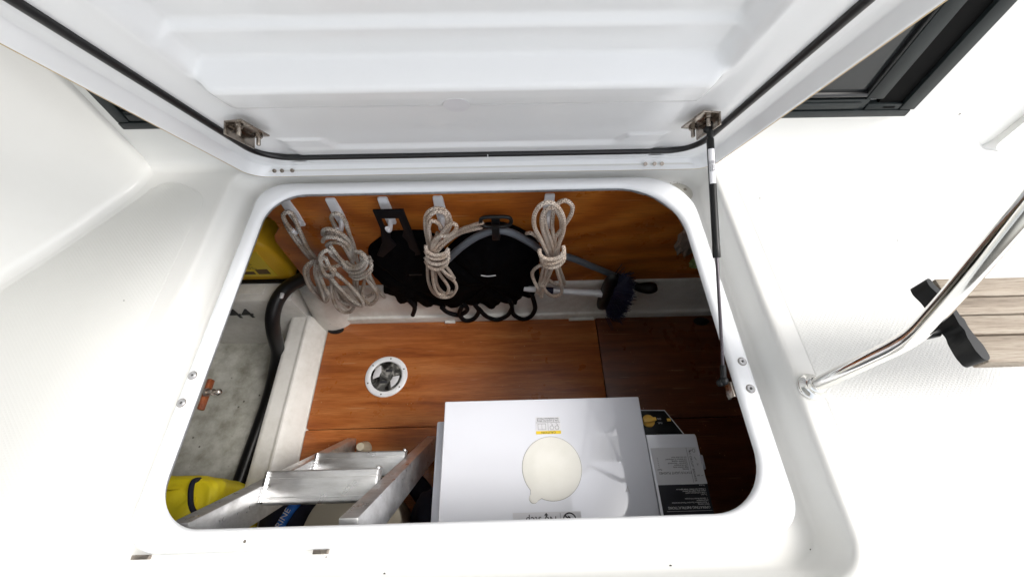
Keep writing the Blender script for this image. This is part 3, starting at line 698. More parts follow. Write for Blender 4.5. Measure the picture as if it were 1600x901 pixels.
# ledge along the back under the bulkhead
lp = [(.775, -.500), (.748, -.500), (.742, -.503), (.738, -.512), (.724, -.630), (.722, -.655), (.716, -.668), (.708, -.672), (.705, -.678), (.705, -.715), (.775, -.715)]
lin = obj('back_ledge', sweep_x(lp, -.585, 1.04), LINER, ang=30); tag(lin, kind='structure')
for (a, b) in ((-.167, -.128), (.300, .395)):
    obj('flange', box(a, b, .694, .7055, -.7005, -.692, .002), LINER, lin)
obj('hole', lathe([(.006, 0), (.006, .001), (1e-5, .001)], frame((.752, .7315, -.583), (1, 0, 0), (0, .12, .99), (0, -.99, .12)), 14), DIRT, lin)
for x in (-.573, .80):
    obj('drain_hole', lathe([(.030, 0), (.030, .0014), (.026, .0022), (1e-5, .0022)], T(x, .680, -.7005) @ Matrix.Diagonal((1, .55, 1, 1)), 24), RUB, lin)
# rounded left end of the ledge
obj('ledge_end', lathe([(.115, -.21), (.088, -.06), (.082, -.018), (.074, -.006), (.06, -.001), (1e-5, 0)], T(-.585, .790, -.500) @ Matrix.Diagonal((.85, 1.0, 1, 1)), 40), LINER, lin, ang=60)
# ledge block at the back of the left bay
bp = [(1.0, -.520), (.722, -.520), (.712, -.524), (.708, -.535), (.712, -.70), (.706, -.722), (.700, -.735), (.699, -.87), (1.0, -.87)]
bl_ = obj('bay_ledge', sweep_x(bp, -1.34, -.665), LINER, ang=30); tag(bl_, kind='structure')
obj('pad', box(-1.10, -.765, .735, .81, -.520, -.5165, .0012), LINER, bl_)
text('lettering', '44', (-.880, .7062, -.607), (1, 0, 0), (0, .03, 1), .088, INK, bl_, bold=.0012)
# cabin sole panels
sole = thing('floor', (0, .3, -.712), None, None); tag(sole, kind='structure')
def panel(x0, x1, y0, y1, m, r=.004, z=-.70):
    obj('floor_panel', prism(roundpoly([(x0, y0), (x1, y0), (x1, y1), (x0, y1)], r), T(0, 0, z - .012), .012, .0012), m, sole, ang=30)
panel(-.6015, .4000, .3215, .7035, SOLE, .010)
panel(.4025, 1.035, .3275, .7035, SOLE2)  # right panels: shade carried by the darker wood colour
panel(-.6015, .4000, -.29, .3190, SOLE)
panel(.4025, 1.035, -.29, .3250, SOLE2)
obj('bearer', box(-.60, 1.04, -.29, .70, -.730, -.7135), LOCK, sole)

# wooden bulkhead behind the ropes
ol = [(-.60, -.034), (-.605, -.090), (-.568, -.130), (-.552, -.165), (-.556, -.192), (-.585, -.225), (-.594, -.25), (-.596, -.50), (1.035, -.50), (1.035, -.034)]
bh = thing('bulkhead', (.1, .75, -.5), 'varnished orange-brown wooden bulkhead that the ropes hang on', 'bulkhead')
obj('panel', prism([(x, z) for x, z in ol], frame((0, .752, 0), (1, 0, 0), (0, 0, 1), (0, -1, 0)), .0022), BULK, bh, smooth=False)
obj('plywood_core', prism([(x + .0006, z) for x, z in ol], frame((0, .7685, 0), (1, 0, 0), (0, 0, 1), (0, -1, 0)), .0163), PLYEDGE, bh, smooth=False)

# deck plate in the sole
PC = (-.361, .495, -.70)
dp = thing('deck_plate', PC, 'round inspection plate with white screwed ring and smoky lid in the wooden floor', 'inspection plate')
obj('ring', lathe([(.0735, 0), (.0735, .0025), (.071, .0045), (.060, .0055), (.0555, .005), (.0535, .002), (.0535, .0)], T(*PC), 64), WHITEPL, dp, ang=60)
for k in range(6):
    a = R(22 + 60 * k)
    obj('screw', lathe([(.0026, 0), (.0026, .0008), (1e-5, .0008)], T(PC[0] + .0645 * math.cos(a), PC[1] + .0645 * math.sin(a), PC[2] + .0052), 10), DIRT, dp)
lid = obj('lid', lathe([(.0532, .001), (.0532, .0040), (.050, .0048), (.049, .0026), (.030, .0030), (.012, .0034), (1e-5, .0034)], T(*PC), 48), DARKGL, dp, ang=40)
for (dx, dy, s) in ((.008, .020, 1), (-.006, -.021, 1)):
    q = obj('label', box(PC[0] + dx - .012, PC[0] + dx + .012, PC[1] + dy - .0045, PC[1] + dy + .0045, PC[2] + .0032, PC[2] + .0042, .0004), INK, lid)
    text('lettering', 'PUSH', (PC[0] + dx, PC[1] + dy, PC[2] + .0045), (1, 0, 0), (0, 1, 0), .0078, LABELG, q)if False else None
for (a0, a1) in ((120, 195), (-62, 8)):
    pts = [(PC[0] + rr_ * math.cos(R(a)), PC[1] + rr_ * math.sin(R(a))) for rr_, rng in ((.046, range(a0, a1 + 1, 8)), (.024, range(a1 - 14, a0 + 13, -8))) for a in rng]
    obj('finger_grip', prism(pts, T(0, 0, PC[2] + .0028), .0024, .001), LABELG, lid)

# ================================================================== HATCH LID
TH = R(62.5)
H0 = Vector((0, .7233, .020))
AX = Vector((1, 0, 0)); AS = Vector((0, -math.cos(TH), math.sin(TH))); AN = Vector((0, -math.sin(TH), -math.cos(TH)))
ML = frame(H0, AX, AS, AN)
def LP(x, s, n): return ML @ Vector((x, s, n))
lidt = thing('locker_hatch', H0, 'large white locker hatch standing open, showing its ribbed underside and black seal', 'hatch')
def lrect(ins, n, rad, x0=-.506, x1=.543, s0=0., s1=.80):
    return [tuple(LP(p[0], p[1], n)) for p in rrect(x0 + ins, x1 - ins, s0 + ins * (.35 if ins > .005 else 1), s1 - ins, (rad,) * 4, 0, 10)]
loops = [lrect(.06, -.088, .03), lrect(.03, -.085, .03), lrect(.006, -.060, .035), lrect(.001, -.052, .04), lrect(.0, -.045, .04), lrect(.0, -.001, .04), lrect(.0008, .0, .04), lrect(.0035, .0, .04), lrect(.007, -.002, .04), lrect(.0145, -.023, .04), lrect(.018, -.025, .04),
         lrect(.034, -.0252, .045), lrect(.048, -.0285, .05)]
mbs = bridge(loops, cap0=True)
nl = len(loops[0])
mbs.mi = [1 if 5 <= (i // nl) <= 6 else 0 for i in range(len(mbs.f))]
obj('shell', mbs, [LIDM, EDGE], lidt, ang=45)
# inner moulding with transverse ribs
def smooth(a, b, t):
    t = min(1, max(0, (t - a) / (b - a))); return t * t * (3 - 2 * t)
def lerp_profile(s, K):
    for (a, va), (b, vb) in zip(K, K[1:]):
        if s <= b: return va + (vb - va) * max(0, min(1, (s - a) / (b - a)))
    return K[-1][1]
KP = [(0, 0), (.088, 0), (.100, -.007), (.255, -.003), (.268, -.001), (.274, .005), (.282, .0095), (.306, .012), (.331, .0135), (.3385, .0095), (.3515, -.026), (.358, -.0305), (.405, -.0315), (.4085, -.0345), (.413, -.0405), (.418, -.0425), (.72, -.050), (.745, 0), (1, 0)]
mbp = MB(); X0, X1, S0, S1 = -.472, .509, .0150, .765
NX, NS = 140, 300
for j in range(NS + 1):
    s = S0 + (S1 - S0) * j / NS
    for i in range(NX + 1):
        x = X0 + (X1 - X0) * i / NX
        d = min(x + .371, .392 - x)
        wgt = smooth(-.012, .010, d)
        g = sum(lerp_profile(s + q, KP) for q in (-.0018, 0, .0018)) / 3
        side = -.006 * smooth(-.07, -.02, d)          # side bands lean slightly inwards
        # small raised ledges in the two near corners
        b = max(smooth(-.385, -.375, x) * (1 - smooth(-.272 - (s - .08) * .5, -.258 - (s - .08) * .5, x)), smooth(.285 + (s - .08) * .5, .30 + (s - .08) * .5, x) * (1 - smooth(.395, .40, x))) * (1 - smooth(.128, .138, s))
        g = g * (1 - b * .75)
        mbp.v.append(tuple(LP(x, s, -.0252 + side * (1 - wgt) + g * wgt)))
for j in range(NS):
    for i in range(NX):
        a = j * (NX + 1) + i; mbp.f.append((a, a + 1, a + NX + 2, a + NX + 1))
obj('inner_moulding', mbp, LIDM, lidt, ang=60)
# black rubber seal
sl = rrect(-.447, .481, .058, .745, (.062, .062, .05, .05), 0, 12)
def seal_pts(r):
    pts = []
    m = len(r)
    for i in range(m):
        a, b = Vector(r[i]), Vector(r[(i + 1) % m]); k = max(1, int((b - a).length / .02))
        for q in range(k): pts.append(LP(*(a + (b - a) * q / k).xy, -.0225))
    return pts
obj('seal', tube(seal_pts(sl), .0066, 10, closed=True, smooth=False), RUB, lidt, ang=60)
obj('seal_joint', box(.0325, .0345, .051, .065, -.0185, -.0160, .0, M_=ML), WHITEPL, lidt)
for xs in ((-.452, -.435, -.412), (.392, .413, .430)):
    for x in xs:
        obj('drain_cup', lathe([(.0045, 0), (.0045, .0016), (.0028, .0018), (.0022, .0004), (1e-5, .0004)], ML @ T(x + .0, .0075, -.0120) @ Matrix.Rotation(R(-70), 4, 'X'), 14), STEELD, lidt)
obj('round_patch', lathe([(.0215, 0), (.0215, .0007), (1e-5, .0007)], ML @ T(-.006, .286, -.0135), 30), LABELW, lidt)
# stainless brackets with bolts
def bracket(x, s, ang, fy):
    Mx = ML @ T(x, s, -.0195) @ Matrix.Rotation(ang, 4, 'Z')
    b = obj('bracket', box(-.033, .033, -.017, .014, 0, .0035, .001, M_=Mx), STEELD, lidt)
    obj('flange', box(-.033, .033, fy - .0016, fy + .0016, .0, .024, .0008, M_=Mx), STEELD, b)
    for q in (-.022, .022):
        m_ = lathe([(.0068, .003), (.0068, .009), (1e-5, .009)], Mx @ T(q, -.003, 0), 6)
        lathe([(.0036, .009), (.0036, .022), (.003, .0235), (1e-5, .0235)], Mx @ T(q, -.003, 0), 12, m_)
        obj('bolt', m_, STEELD, b, ang=30)
bracket(-.388, .206, R(100), .0155)
bracket(.420, .210, R(80), -.0185)

# gas strut
SA = LP(.437, .214, -.002); SB = Vector((.4475, .234, -.012))
dv = (SB - SA); Ls = dv.length; dn = dv.normalized()
st = thing('gas_strut', SB, 'black gas strut with thin steel rod propping up the hatch lid on the right', 'gas strut')
zx = dn.orthogonal().normalized(); zy = dn.cross(zx)
MS = frame(SA, zx, zy, dn)
obj('cylinder', lathe([(.0045, .018), (.0064, .022), (.0064, .212), (.0067, .213), (.0067, .232), (.006, .2335), (1e-5, .2335)], MS, 28), BLKPL, st, ang=40)
obj('rod', lathe([(.0028, .228), (.0028, Ls - .014), (1e-5, Ls - .014)], MS, 16), RODM, st)
m_ = lathe([(.0045, -.006), (.0056, -.003), (.0056, .012), (.0046, .018)], MS, 18)
sphere(SA + Vector((-.004, .0, -.002)) + dn * .002, .0066, m_)
tube([SA + dn * 0, SA + Vector((.005, .004, .006)), SA + Vector((.010, .006, .004))], .005, 10, 4, mb=m_)
obj('end_fitting', m_, BLKPL, st, ang=60)
m_ = lathe([(.0040, Ls - .028), (.0052, Ls - .024), (.0052, Ls - .010), (.005, Ls - .002)], MS, 18)
sphere(SB, .0085, m_)
sphere(SB + Vector((-.006, -.003, -.003)), .0065, m_)
obj('end_fitting', m_, BLKPL, st, ang=60)
vc = (Vector((0.0676, .0136, .69)) - (SA + dn * .07)); vc = (vc - dn * vc.dot(dn)).normalized()
vs = dn.cross(vc)
m_ = MB(); k = 10
for i in (0, 1):
    for j in range(k + 1):
        a = R(-62 + 104 * j / k)
        m_.v.append(tuple(SA + dn * (.040 + .062 * i) + (vc * math.cos(a) + vs * math.sin(a)) * .00665))
for j in range(k): m_.f.append((j, j + 1, k + 2 + j, k + 1 + j))
lb = obj('label', m_, LABELW, st)
for q, (tx, sz) in enumerate((('06-IOI-060', .0046), ('PRESSURE 150N', .0027), ('DO NOT OPEN', .0026))):
    a = R(-34 + 26 * q)
    nrm = vc * math.cos(a) + vs * math.sin(a)
    text('lettering', tx, SA + dn * .071 + nrm * .0069, -dn, nrm.cross(-dn), sz, INK, lb) if q else text('lettering', tx, SA + dn * .071 + nrm * .0069, -dn, nrm.cross(-dn), sz, INK, lb)
sb2 = obj('strut_bracket', box(.4560, .4608, .205, .232, -.034, -.010, .0015), STEELD)
tag(sb2, 'small steel strut plate on the inner face of the right hatch rim', 'bracket')
# ball stud on the left side
bs = thing('ball_stud', (-.469, .2415, -.03), 'loose ball stud on the inner left side of the hatch rim', 'ball stud')
obj('backing_pad', box(-.4785, -.4705, .212, .268, -.040, -.0270, .003), SOLE2, bs)
m_ = lathe([(.0075, 0), (.0075, .004), (.004, .0042), (.0035, .010), (.0060, .0115), (.0060, .0140), (.0032, .0150), (.003, .019)], frame((-.4710, .2415, -.026), (0, 1, 0), (0, 0, 1), (1, 0, 0)), 18)
sphere((-.4485, .2415, -.026), .0058, m_)
obj('stud', m_, STEELD, bs, ang=40)
# drain disc and stains in the gutter
dd = obj('gutter_drain', lathe([(.030, 0), (.030, .0012), (.027, .002), (.010, .002), (1e-5, .0022)], T(.488, .703, -.0345), 32), DRAINM)
tag(dd, 'flat round grey drain cover in the back right corner of the gutter', 'drain cover')
screw_head('screw', (.503, .712, -.0326), (0, 0, 1), .0042, STEELD, dd)
rnd = random.Random(3)
m_ = MB()
def flake(x, y, z, r, mbx):
    k = rnd.randint(5, 7); a0 = rnd.uniform(0, 6)
    pts = [(x + r * rnd.uniform(.4, 1.3) * math.cos(a0 + 6.283 * i / k), y + r * .7 * rnd.uniform(.4, 1.3) * math.sin(a0 + 6.283 * i / k)) for i in range(k)]
    prism(pts, T(0, 0, z), r * .15, 0, mbx)
for _ in range(46): flake(rnd.gauss(-.378, .016), .7415 + rnd.uniform(-.006, .001), -.0352, rnd.uniform(.0008, .0036), m_)
for _ in range(40): flake(rnd.gauss(-.208, .017), .7415 + rnd.uniform(-.006, .001), -.0352, rnd.uniform(.0008, .0030), m_)
for _ in range(26): flake(.496 + rnd.gauss(0, .012), .738 + rnd.gauss(0, .006), -.0348, rnd.uniform(.0005, .0016), m_)
o = obj('rust_flakes', m_, RUST); tag(o, 'brown rust and dirt flakes in the gutter under the lid hinge', 'dirt', kind='stuff')
m_ = MB()
for (x, y) in ((-.12, -.033), (.30, -.034), (.515, -.02)): flake(x, y, -.0340, .0022, m_)
for (x, y) in ((-.64, .40), (.86, .50), (.62, .62)): flake(x, y, .0314, .0016, m_)
o = obj('dirt_specks', m_, DIRT); tag(o, 'tiny dark specks of dirt scattered over the white deck', 'dirt', kind='stuff')

# ================================================================== HOOKS AND ROPES
HK = [(-.488, 'white plastic wall hook at far left, holding the grey rope with the long twin strands'),
      (-.3725, 'white plastic wall hook second from left, holding the tightly knotted grey rope'),
      (-.2415, 'white plastic wall hook carrying the black open strap'),
      (-.1020, 'white plastic wall hook holding the cream rope just left of the grey hose arch'),
      (.1830, 'white plastic wall hook at far right, holding the cream rope with the tall loops')]
for (x, lab) in HK:
    h = thing('wall_hook', (x, .7495, -.165), lab, 'hook', 'white hooks along the wooden bulkhead')
    ol2 = roundpoly([(-.0125, -.052), (.0125, -.052), (.0145, .0), (.0125, .052), (-.0125, .052), (-.0145, .0)], .006)
    Mh = frame((x, .7495, -.128), (1, 0, 0), (0, 0, 1), (0, -1, 0))
    obj('back_plate', prism(ol2, Mh, .0055, .002), WHITEPL, h, ang=40)
    obj('inset', prism([(-.009, -.02), (.009, -.02), (.009, .004), (-.009, .004)], Mh @ T(0, 0, .0053), .0008, .0004), LABELG, h)
    obj('peg', tube([(x, .745, -.160), (x, .728, -.168), (x, .714, -.166), (x, .707, -.155), (x, .706, -.147)], .0065, 12, 5, rad=lambda t: .0068 - .0008 * t), WHITEPL, h, ang=60)
def hank(name, key, r, m, label, group):
    mb = MB()
    for s_ in PATHS[key]: tube(s_, r, 10, 8, mb=mb, uv=True)
    o = obj(name, mb, m, ang=80)
    return tag(o, label, 'rope', group)
G = 'coiled ropes hanging on the bulkhead hooks'
hank('rope_hank', 'rope_A', .0052, ROPE1, 'cream rope hank beside the black clip, with two strands trailing right to it', G)
hank('rope_hank', 'rope_B', .0056, ROPE1, 'cream rope hank with tall open loops, rightmost on the bulkhead', G)
hank('rope_hank', 'rope_C', .0053, ROPE2, 'grey flecked rope knotted tightly, hanging from the second hook from left', G)
hank('rope_hank', 'rope_D', .0056, ROPE2, 'grey-brown rope hanging on two long strands from the leftmost hook', G)
# grey hose, clip hanger
o = obj('grey_hose', tube(PATHS['grey_hose'], .0105, 14, 8), HOSE, ang=60)
tag(o, 'grey hose arching over the black mesh bag and running right to the brush', 'hose')
hg = thing('strap_hanger', (.043, .69, -.19), 'black oval clip hanger strapped over the top of the grey hose', 'hanger')
obj('loop', tube([(.006, .69, -.113), (.012, .69, -.096), (.043, .69, -.093), (.076, .69, -.096), (.083, .69, -.113), (.074, .69, -.128), (.043, .69, -.131), (.014, .69, -.128)], .0052, 10, 6, closed=True), BLKPL, hg, ang=60)
obj('strap', box(.033, .053, .676, .682, -.172, -.120, .002), BLKPL, hg)
obj('strap_back', box(.032, .054, .705, .711, -.200, -.120, .002), BLKPL, hg)

# black mesh bags
bagl = thing('mesh_bag', (-.26, .70, -.62), 'black mesh bag hanging by an open black strap from the middle hook', 'bag')
obj('body', puffy([(-.350, -.33), (-.335, -.28), (-.300, -.245), (-.262, -.215), (-.215, -.208), (-.150, -.215), (-.118, -.27), (-.115, -.45), (-.135, -.56), (-.150, -.64), (-.185, -.625), (-.215, -.655), (-.245, -.612), (-.268, -.64), (-.285, -.600), (-.318, -.605), (-.330, -.555), (-.358, -.53), (-.345, -.47), (-.366, -.42)], .748, .042, wob=.006, seed=3), MESHBAG, bagl, ang=70)
mb = MB()
strap = [(-.2620, -.070), (-.186, -.070), (-.178, -.26), (-.196, -.265), (-.192, -.25), (-.205, -.228), (-.2035, -.200), (-.212, -.175), (-.203, -.150), (-.205, -.100), (-.250, -.100), (-.250, -.130), (-.240, -.155), (-.247, -.185), (-.238, -.215), (-.262, -.24), (-.290, -.27), (-.305, -.26), (-.275, -.205), (-.262, -.14)]
st_ = [(x, z - .015) for x, z in strap]
obj('strap', prism(st_, frame((0, .716, 0), (1, 0, 0), (0, 0, 1), (0, -1, 0)), .006, .001), BLKWEB, bagl, ang=40)
obj('zip_pull', box(-.232, -.192, .7015, .706, -.372, -.366, .001), BLKPL, bagl)
bagr = thing('mesh_bag', (.0, .70, -.62), 'bulging black mesh bag hanging below the arch of grey hose', 'bag')
obj('body', puffy([(-.115, -.305), (-.085, -.262), (-.040, -.215), (.0, -.188), (.045, -.176), (.095, -.196), (.140, -.236), (.168, -.285), (.172, -.40), (.182, -.50), (.165, -.565), (.130, -.580), (.105, -.625), (.060, -.600), (.02, -.655), (-.03, -.612), (-.075, -.640), (-.11, -.605), (-.155, -.650), (-.19, -.56), (-.176, -.42), (-.15, -.35)], .746, .048, wob=.006, seed=8), MESHBAG, bagr, ang=70)
obj('trim', tube([(-.01, .693, -.366), (.01, .692, -.370), (.035, .693, -.368)], .0018, 6, 4), LABELG, bagr)
for i, s_ in enumerate(PATHS['loopsA']):
    obj('cord_loop', tube(s_, .0080, 10, 7), BLKROPE, bagr, ang=70)

# boat brush
br = thing('boat_brush', (.45, .69, -.63), 'deck brush with dark blue bristles and a white handle on the back ledge', 'brush')
obj('handle', tube([(.125, .708, -.4755), (.16, .705, -.478), (.375, .69, -.488)], .0095, 14, 4, rad=lambda t: .0085 + .003 * t), WHITEPL, br, ang=60)
obj('grip_band', tube([(.176, .7035, -.4795), (.222, .7005, -.4815)], .0112, 14, smooth=False), BLUE, br)
obj('collar', tube([(.366, .691, -.4875), (.384, .689, -.4885)], .0135, 16, smooth=False), WHITEPL, br)
obj('block', puffy([(.385, -.40), (.42, -.395), (.43, -.50), (.425, -.60), (.39, -.60), (.38, -.50)], .70, .03), BLKPL, br, ang=60)
rnd = random.Random(5)
mb = MB()
for i in range(1500):
    a = rnd.uniform(-1.45, 1.45); y = rnd.uniform(.655, .715)
    c = Vector((.405, y, -.500 + rnd.uniform(-.080, .075)))
    d = Vector((math.cos(a) * rnd.uniform(.7, 1.0), rnd.uniform(-.35, .2), math.sin(a) * .22)).normalized()
    L0 = rnd.uniform(.045, .080); s = c + d * .01; e = c + d * L0
    p = d.orthogonal().normalized() * .0013; q = d.cross(p).normalized() * .0013
    k = len(mb.v)
    mb.v += [tuple(s + p), tuple(s - p * .5 + q), tuple(s - p * .5 - q), tuple(e + p * .7), tuple(e - p * .35 + q * .7), tuple(e - p * .35 - q * .7)]
    mb.f += [(k, k + 1, k + 4, k + 3), (k + 1, k + 2, k + 5, k + 4), (k + 2, k, k + 3, k + 5), (k + 3, k + 4, k + 5)]
o = obj('bristles', mb, BLUE, br, smooth=False); o['kind'] = 'stuff'
mb = sphere((.545, .70, -.478), .019, sc_=(1.3, 1, .9))
o = obj('hose_nozzle', tube([(.50, .715, -.492), (.53, .705, -.485), (.552, .70, -.476), (.566, .70, -.472)], .014, 12, 5, rad=lambda t: .011 + .009 * math.sin(t * 3.1)), BLKPL, ang=60)
tag(o, 'black nozzle at the end of the grey hose, right of the brush', 'hose nozzle')

# crumpled packet in the far right corner
rnd = random.Random(11)
def crumple(cx, cy, cz, sx, sy, sz, seed):
    rn = random.Random(seed)
    bm = bmesh.new(); bmesh.ops.create_icosphere(bm, subdivisions=3, radius=1)
    for v in bm.verts:
        k = 1 + rn.uniform(-.22, .22)
        v.co = Vector((cx + v.co.x * sx * k, cy + v.co.y * sy * k, cz + v.co.z * sz * k))
    bm.verts.index_update()
    return from_bm(bm)
o = obj('crumpled_packet', crumple(.60, .725, -.235, .035, .02, .085, 4), CLEARBAG, smooth=False); tag(o, 'crumpled clear plastic packet tucked in the dark corner at right of the bulkhead', 'packet')
obj('green_end', crumple(.645, .70, -.335, .020, .012, .020, 6), GREEN, o, smooth=False)

# yellow jug
jg = thing('jug', (-.80, .80, -.515), 'yellow plastic jug with printed label standing in the recess left of the bulkhead', 'jug')
jo = roundpoly([(-.97, -.515), (-.675, -.515), (-.655, -.495), (-.655, -.42), (-.668, -.335), (-.72, -.262), (-.76, -.242), (-.97, -.242)], .022)
obj('body', prism(jo, frame((0, .90, 0), (1, 0, 0), (0, 0, 1), (0, -1, 0)), .115, .014), YPL, jg, ang=60)
obj('neck', lathe([(.060, 0), (.058, .035), (.047, .045), (.045, .075), (.035, .08), (1e-5, .08)], T(-.715, .842, -.268), 26), YPL, jg, ang=40)
obj('base', box(-1.0, -.64, .775, .91, -.519, -.509, .003), BLKPL, jg)
jf = .7838
lb = obj('label', box(-.90, -.71, jf - .0005, jf + .002, -.482, -.345), YLAB, jg)
text('lettering', 'CONCENTRATE', (-.815, jf - .001, -.358), (1, 0, 0), (0, 0, 1), .020, INKY, lb)
for i in range(9):
    text('lettering', random.Random(i).choice(['cleans and shines', 'mix one cap per litre', 'keep from children', 'rinse after use']), (-.80 + .004 * (i % 3), jf - .001, -.374 - .0075 * i), (1, 0, 0), (0, 0, 1), .0085, INKY, lb)
obj('print_block', box(-.845, -.775, jf - .0015, jf - .0007, -.468, -.452), INKY, lb)
obj('print_block', box(-.765, -.725, jf - .0015, jf - .0007, -.468, -.440), INKY, lb)

# thick black hose at left; its lower run stands in for a shadow gap
hp = PATHS['hose_and_gap_shade']
hp_ = [(-.56, .775, -.485), (-.60, .752, -.480), (-.648, .728, -.490), (-.690, .690, -.515), (-.705, .668, -.560), (-.715, .665, -.62), (-.765, .655, -.70), (-.795, .63, -.78), (-.795, .55, -.822), (-.792, .40, -.826), (-.79, .20, -.826), (-.79, -.05, -.826)]
o = obj('hose_and_gap_shade', tube(hp, .023, 16, 8), RUB, ang=60)
tag(o, 'thick black hose curving down behind the ledge, its lower run standing for the shadow gap', 'hose')
obj('cable_tie', tube([(-.668, .706, -.470), (-.676, .698, -.482)], .006, 8, smooth=False), WHITEPL, o)

# ================================================================== LADDER
ld = thing('ladder', (-.32, .285, -.70), 'short welded aluminium ladder leaning under the hatch rim at lower left', 'ladder')
A_ = Vector((0, .290, -.695)); B_ = Vector((0, .040, -.034))
d = (B_ - A_); LL = d.length; d.normalize()
pz = Vector((0, d.z, -d.y))       # up-facing normal of the rails (towards +y,+z)
if pz.z < 0: pz = -pz
for x in (-.461, -.201):
    Mr = frame(A_ + Vector((x, 0, 0)), (1, 0, 0), d, pz)
    rl = obj('rail', box(0, .031, 0, LL, -.066, 0, .0025, 2, M_=Mr), ALU, ld, ang=40)
for (y, z) in ((.172, -.425), (.104, -.215)):
    rg = obj('rung', box(-.4295, -.2015, y - .031, y + .031, z - .026, z, .0045, 3), ALU, ld, ang=40)
    for yy in (y - .020, y + .017):
        obj('ridge', box(-.4285, -.2025, yy - .0015, yy + .0015, z - .0002, z + .0011, .0004), ALU, rg)
    obj('weld', tube([(-.4265, y - .029 + .0072 * k / 3, z + .0005) for k in range(25)], .0048, 8, mb=None, smooth=False, rad=lambda t: .0040 + .0014 * abs(math.sin(t * 26))), WELD, rg, ang=80)
    obj('weld', tube([(-.2045, y + .0315, z + .001 - .0011 * k) for k in range(22)], .004, 8, smooth=False, rad=lambda t: .0034 + .0012 * abs(math.sin(t * 16))), WELD, rg, ang=80)

# ================================================================== THINGS AROUND THE LADDER
dbg = thing('dry_bag', (-.77, .1, -.70), 'crumpled bright yellow bag with a dark strap in the lower left corner', 'bag')
def clothblob(cx, cy, cz, sx, sy, sz, seed, sub=4, amp=.05, p=.55, crease=0.0):
    bm = bmesh.new(); bmesh.ops.create_icosphere(bm, subdivisions=sub, radius=1)
    rn = random.Random(seed); ph = [rn.uniform(0, 6.28) for _ in range(9)]
    for v in bm.verts:
        n = v.co.copy()
        q = Vector([math.copysign(abs(c) ** p, c) for c in n])
        w = (math.sin(n.x * 3.3 + ph[0] + 2 * n.y) * math.sin(n.z * 4.1 + ph[1]) + .6 * math.sin(n.x * 7 + n.y * 5 + ph[2]) * math.sin(n.z * 6 + ph[3]) + .45 * abs(math.sin(n.x * 5 - n.z * 9 + ph[4] + 3 * n.y)) + .3 * abs(math.sin(11 * n.x + 7 * n.y + ph[5])))
        q *= 1 + amp * w
        v.co = Vector((cx + q.x * sx, cy + q.y * sy, cz + q.z * sz))
        if crease:
            t = mnoise.ridged_multi_fractal(v.co * 7 + Vector((seed, 0, 0)), 1.0, 2.0, 3, 1.0, 2.0)
            v.co += n * crease * (t - 1.0)
    bm.verts.index_update(); return from_bm(bm)
obj('body', clothblob(-.820, .050, -.605, .112, .118, .108, 5, 5, .035, .38, .010), YEL, dbg, ang=80)
obj('flap', clothblob(-.835, .045, -.500, .085, .085, .016, 9, 5, .05, .5, .010), YEL, dbg, ang=80)
obj('lower_fold', clothblob(-.712, .035, -.65, .055, .085, .045, 12, 5, .04, .5, .008), YEL, dbg, ang=80)
obj('strap', tube([(-.772, .158, -.520), (-.768, .150, -.492), (-.758, .120, -.484), (-.744, .085, -.490), (-.712, .06, -.505), (-.702, .05, -.56)], .0065, 8, 6), NAVY, dbg, ang=60)

bk = thing('bucket', (-.335, .03, -.70), 'cream plastic drum with a worn brown side behind the ladder rungs', 'drum')
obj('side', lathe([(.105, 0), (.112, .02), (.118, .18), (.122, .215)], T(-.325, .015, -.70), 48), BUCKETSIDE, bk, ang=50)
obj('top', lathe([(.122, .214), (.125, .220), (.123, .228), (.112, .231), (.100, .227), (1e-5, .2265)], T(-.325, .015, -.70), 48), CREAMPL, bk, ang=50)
o = obj('plastic_plug', lathe([(.022, 0), (.024, .01), (.015, .035), (.012, .05), (1e-5, .052)], T(-.398, .255, -.70), 20), CREAMPL, ang=50); tag(o, 'small cream plug standing on the floor behind the upper rung', 'plug')
vb = thing('buoyancy_bag', (-.50, .06, -.70), 'black bag with bright blue lettered strap under the lower ladder rung', 'bag')
obj('body', clothblob(-.520, .045, -.600, .085, .075, .075, 3, 4, .05, .8), NAVY, vb, ang=80)
sp_ = obj('strap', tube([(-.535, -.02, -.520), (-.528, .03, -.5165), (-.512, .075, -.522), (-.490, .115, -.540)], .0125, 8, 6), BRBLUE, vb, ang=60)
text('lettering', 'MARINE', (-.522, .046, -.5035), (.4, .9, 0), (-.9, .4, 0), .022, INKW, sp_)
o = obj('cloth_bundle', clothblob(-.160, .03, -.64, .050, .10, .07, 21, 4, .07, .8), NAVY, ang=80); tag(o, 'dark bundle squeezed between drum and white generator box', 'bundle')
o = obj('life_ring', tube([(-.325 + .165 * math.cos(R(a)), .02 + .165 * math.sin(R(a)), -.665) for a in range(0, 360, 20)], .030, 14, 3, closed=True), NAVY, ang=80); tag(o, 'dark coil lying on the floor round the cream drum', 'coil')

